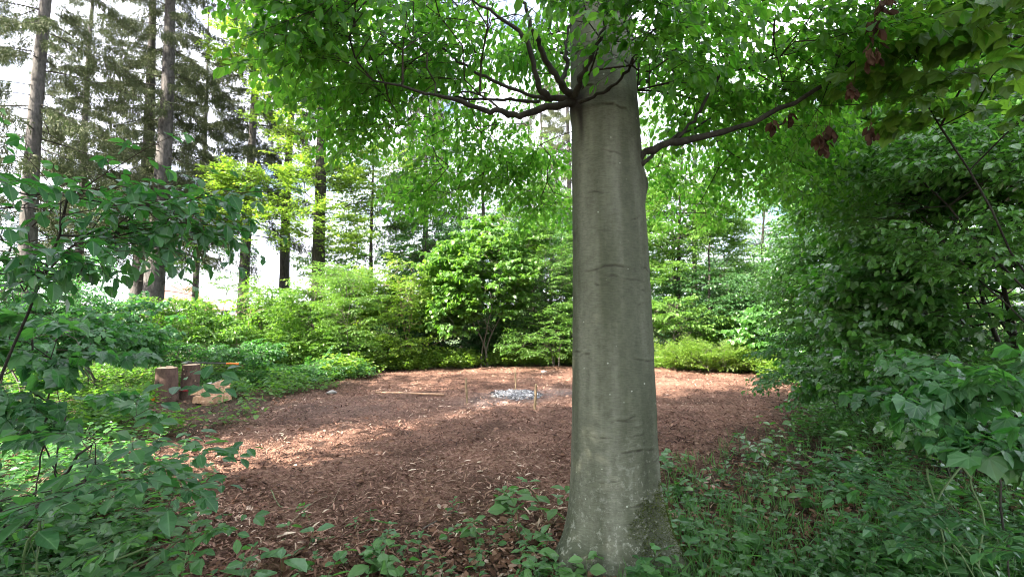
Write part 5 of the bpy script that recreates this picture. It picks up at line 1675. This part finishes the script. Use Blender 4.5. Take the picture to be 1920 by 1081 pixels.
# ------------------------------------------------------------------ twigs, bark scraps and stones on the floor
def ground_twig(pxs, r0, mat, lb, name="fallen_twig", lift=.014, cat="twig", seed=1, grp=None):
    pts = []
    for i, (px, py, *h) in enumerate(pxs):
        g_ = G(px, py); g_[2] = gh(g_[0], g_[1]) + lift + (h[0] if h else 0)
        if h: g_ = W(px, py, g_[1]) if h[0] > .05 else g_
        pts.append(g_)
    stick(name, pts, r0, r0 * .45, mat, lb, cat, grp, n=18, seed=seed)
GT = "twigs lying on the mulch in the foreground"
M['green_twig'] = bark_mat("green_twig", (.10, .13, .06), (.22, .24, .13), scale=(20, 20, 20))
ground_twig([(508, 922), (522, 945), (540, 952), (570, 951), (596, 938)], .0045, M['green_twig'], "curved green twig, upper left of the foreground twigs", seed=1, grp=GT)
ground_twig([(545, 975), (565, 958), (590, 942), (620, 928)], .006, M['pale_twig'], "pale twig running up to the curved green one", seed=2, grp=GT)
ground_twig([(540, 984), (555, 995), (568, 1003)], .006, M['pale_twig'], "short pale broken twig left of the foreground seedlings", seed=3, grp=GT)
ground_twig([(622, 945), (628, 930), (640, 912)], .004, M['pale_twig'], "thin reddish twig beside a dark hole in the mulch", seed=4, grp=GT)
ground_twig([(600, 1018), (650, 1002), (690, 992), (703, 985)], .006, M['green_twig'], "long straight greenish twig in the bottom centre", seed=5, grp=GT)
ground_twig([(640, 1046), (660, 1030), (676, 1012)], .005, M['pale_twig'], "short pale stick crossing the litter below the long twig", seed=6, grp=GT)
ground_twig([(785, 1022), (790, 1040), (812, 1060)], .005, M['dark_bark'], "brown bent twig beside the round-leaved seedling", seed=7, grp=GT)
ground_twig([(1240, 935), (1330, 912), (1428, 908), (1500, 905)], .006, M['grey_bark'], "grey straight stick across the ground cover right of the beech", seed=8, grp=GT)
ground_twig([(770, 1000), (812, 975), (855, 950), (862, 935)], .006, M['grey_bark'], "thin grey twig among litter in front of the beech", seed=9, grp=GT)
r = np.random.default_rng(33)
for i, (px, py, s, lb) in enumerate(((520, 1000, .12, "long pale bark scrap at the lower left of the mulch"), (560, 960, .07, "pale bark scrap beside the curved green twig"), (605, 955, .06, "light splinter below the reddish twig"),
                                     (870, 865, .07, "pale upturned bark flake in the middle of the mulch"), (985, 892, .06, "cream splinter between the clearing and the beech"), (765, 885, .08, "tan bark strip lying left of middle in the mulch"))):
    c = G(px, py); c[2] = gh(c[0], c[1]) + .016
    a = r.uniform(-.5, 1.2)
    v, q, k = leaf_arrays(np.array([c]), np.array([[math.cos(a), math.sin(a), .15]]), np.array([[.1, -.3, 1.0]]), np.array([s]), sliver)
    v2 = v - np.array([0, 0, .004])
    A = Acc(); A.add(v, q, 0, .95); A.add(v2, q[:, ::-1], 0, .7)
    o = A.build("bark_scrap", M['chips']); tag(o, lb, "bark scrap", "pale bark scraps on the mulch")
M['stone'] = plain_mat("grey_stone", (.26, .24, .22), .9, var=.35)
for i, (px, py, s, lb) in enumerate(((622, 738, .10, "small grey stone at the left far side of the clearing"), (1020, 698, .09, "pale stone on the sunlit strip beyond the campfire"), (1010, 743, .05, "little dark stone at the right rim of the ash heap"),
                                     (925, 748, .05, "little pale stone at the left rim of the ash heap"))):
    c = G(px, py); c[2] = gh(c[0], c[1]) + s * .2
    n1_, n2_ = 9, 12
    ph = np.linspace(0, math.pi, n1_)[:, None]; th = np.arange(n2_)[None] / n2_ * 2 * math.pi
    d = np.stack([np.sin(ph) * np.cos(th), np.sin(ph) * np.sin(th), np.cos(ph) + 0 * th], -1)
    rr = s * (.6 + .8 * vnoise(d * 1.7 + i * 7, 5))
    v = c + d * rr[..., None] * [1, .8, .55]
    ii = np.arange(n1_ - 1)[:, None] * n2_; jj = np.arange(n2_)[None]
    q = np.stack([ii + jj, ii + n2_ + jj, ii + n2_ + (jj + 1) % n2_, ii + (jj + 1) % n2_], -1).reshape(-1, 4)
    A = Acc(); A.add(v.reshape(-1, 3), q); o = A.build("stone", M['stone'], smooth=True); tag(o, lb, "stone", "stones on the clearing floor")

# ------------------------------------------------------------------ single foreground plants
GP = "single seedlings round the foot of the beech"
def seedling(px, py, h, leaf, levels, stems, mat, shape, lb, seed, spread=.05, vb=.5, lean=.25):
    r = np.random.default_rng(seed)
    c = G(px, py); c[2] = gh(c[0], c[1]) - .01
    T = Herb(seed, h, leaf, levels, stems=stems, spread=spread, lean=lean, jit=.35)
    t = thing("seedling", c, lb, "seedling", GP)
    A = Acc()
    place_sprays(A, c[None], np.array([[math.cos(seed), math.sin(seed), 0.0]]), np.array([1.0]), [T], shape, r, tilt=.02, vbase=vb, vspread=.5)
    lv = Acc(); st = Acc()
    # split leaves and stems into two parts
    v_all = np.concatenate(A.v); q_all = np.concatenate(A.f); m_all = np.concatenate(A.m); a_all = np.concatenate(A.a)
    for acc, mi in ((lv, 0), (st, 1)):
        acc.add(v_all, q_all[m_all == mi], 0, a_all)
    for nm, acc, mt in (("leaves", lv, mat), ("stem", st, M['green_stem'])):
        used = np.unique(acc.f[0]); remap = np.zeros(len(v_all), int); remap[used] = np.arange(len(used))
        B = Acc(); B.add(v_all[used], remap[acc.f[0]], 0, a_all[used]); B.build(nm, mt, t)
seedling(528, 1075, .10, .15, 2, 1, M['elder_leaf'], OV, "broad blue-green leaf pair lying lowest at the bottom left of centre", 1, vb=.7)
seedling(578, 1030, .10, .09, 2, 1, M['elder_leaf'], OV, "seedling with pale veined leaves beside the broken pale twig", 2, vb=.6)
seedling(538, 1000, .10, .06, 2, 1, M['herb_leaf'], SI, "small drooping bright seedling at the end of the pale twig", 3, vb=.9)
seedling(712, 1060, .17, .11, 3, 2, M['herb_leaf'], OV, "bright broad-leaved seedling left of the dead leaf patch", 4, vb=.95)
seedling(735, 1085, .16, .10, 3, 3, M['herb_leaf'], OV, "bushy seedling at the bottom edge between litter and twigs", 5, vb=.6, spread=.08)
seedling(725, 1010, .09, .07, 2, 1, M['elder_leaf'], PA, "small grey-green seedling just above the bright broad-leaved one", 6)
seedling(895, 1010, .16, .08, 4, 2, M['herb_leaf'], OV, "slim seedling left of the leafy clump at the beech foot", 7, vb=.6)
seedling(975, 1010, .30, .09, 5, 3, M['herb_leaf'], OV, "leafy clump just left of the beech foot", 8, vb=.6, spread=.10)
seedling(1030, 985, .34, .10, 5, 2, M['herb_leaf'], OV, "tallest bright seedling leaning against the left of the beech foot", 9, vb=.85)
seedling(945, 960, .20, .06, 5, 3, M['herb_leaf'], PA, "feathery seedling behind the leafy clump", 10, vb=.6, spread=.08)
seedling(1010, 1095, .18, .10, 3, 3, M['herb_leaf'], OV, "clump cut by the bottom edge in front of the beech", 11, vb=.5, spread=.1)
seedling(1100, 1105, .16, .09, 3, 3, M['herb_leaf'], OV, "clump below the beech bark at the bottom edge", 12, vb=.5, spread=.1)
seedling(1190, 1110, .28, .075, 5, 1, M['elder_leaf'], OV, "slender seedling climbing in front of the mossy patch on the bole", 13, vb=.8, lean=.1)
seedling(1280, 935, .26, .08, 5, 3, M['herb_leaf'], OV, "bright clump just right of the beech foot", 14, vb=.75, spread=.10)
seedling(1255, 1040, .14, .07, 3, 3, M['elder_leaf'], OV, "small dark seedling on the mossy right root", 15, vb=.5, spread=.06)
seedling(1460, 960, .20, .10, 3, 2, M['herb_leaf'], OV, "seedling with rounded pale leaves in the ground cover right of the beech", 16, vb=.85)

# ------------------------------------------------------------------ far house beyond the meadow
def house(px, Y, w, dpt, hw, hr, label, wallm, roofm, rot=.4):
    b = W(px, 600, Y); z0 = float(hill(np.array(b[0]), np.array(b[1])))
    t = thing("house", (b[0], b[1], z0), label, "house", "houses beyond the meadow")
    ca, sa = math.cos(rot), math.sin(rot)
    T = lambda p: np.array([b[0] + p[0] * ca - p[1] * sa, b[1] + p[0] * sa + p[1] * ca, z0 + p[2]])
    W2, D2 = w / 2, dpt / 2
    A = Acc()
    v = [T(p) for p in ((-W2, -D2, -1), (W2, -D2, -1), (W2, D2, -1), (-W2, D2, -1), (-W2, -D2, hw), (W2, -D2, hw), (W2, D2, hw), (-W2, D2, hw), (-W2, 0, hw + hr), (W2, 0, hw + hr))]
    A.add(v, [(0, 1, 5, 4), (1, 2, 6, 5), (2, 3, 7, 6), (3, 0, 4, 7), (4, 8, 8, 7), (5, 6, 9, 9)][:4])
    mid = [T((-W2, 0, hw)), T((W2, 0, hw))]
    A.add([v[4], mid[0], v[8], v[4] * .5 + v[8] * .5, v[7], v[7] * .5 + v[8] * .5], [(0, 1, 2, 3), (1, 4, 5, 2)])
    A.add([v[5], mid[1], v[9], v[5] * .5 + v[9] * .5, v[6], v[6] * .5 + v[9] * .5], [(0, 3, 2, 1), (1, 2, 5, 4)])
    A.build("wall", wallm, t)
    for s in (-1, 1):
        A = Acc()
        e0 = (-W2 - .5, s * (D2 + .5), hw - .5 * hr / D2); e1 = (W2 + .5, s * (D2 + .5), hw - .5 * hr / D2)
        r0_, r1__ = (-W2 - .5, 0, hw + hr), (W2 + .5, 0, hw + hr)
        lo = [T(np.array(p) + [0, 0, .06]) for p in (e0, e1, r1__, r0_)]; hi_ = [p + [0, 0, .22] for p in lo]
        A.add(lo + hi_, [(0, 1, 2, 3), (4, 7, 6, 5), (0, 4, 5, 1), (1, 5, 6, 2), (2, 6, 7, 3), (3, 7, 4, 0)])
        A.build("roof", roofm, t)
    for i in range(3):
        A = Acc(); x0 = -W2 + w * (i + .5) / 3
        A.add([T((x0 - .6, -D2 - .03, 1.0)), T((x0 + .6, -D2 - .03, 1.0)), T((x0 + .6, -D2 - .03, 2.3)), T((x0 - .6, -D2 - .03, 2.3))], [(0, 1, 2, 3)])
        A.build("window", M['pane'], t)
M['pane'] = plain_mat("window_glass", (.05, .06, .07), .1)
M['render'] = plain_mat("house_render", (.62, .58, .55), .9, var=.05, scale=1)
M['render2'] = plain_mat("grey_blue_render", (.45, .50, .60), .9, var=.05, scale=1)
M['tiles'] = plain_mat("roof_tiles", (.30, .17, .13), .9, var=.25, scale=4)
house(318, 105, 9, 9, 4.2, 3.6, "distant house with a reddish gable roof showing left of the bright gap", M['render'], M['tiles'], .9)
house(398, 120, 16, 8, 2.6, 2.0, "distant low pale blue-grey building beyond the meadow", M['render2'], M['tiles'], .1)
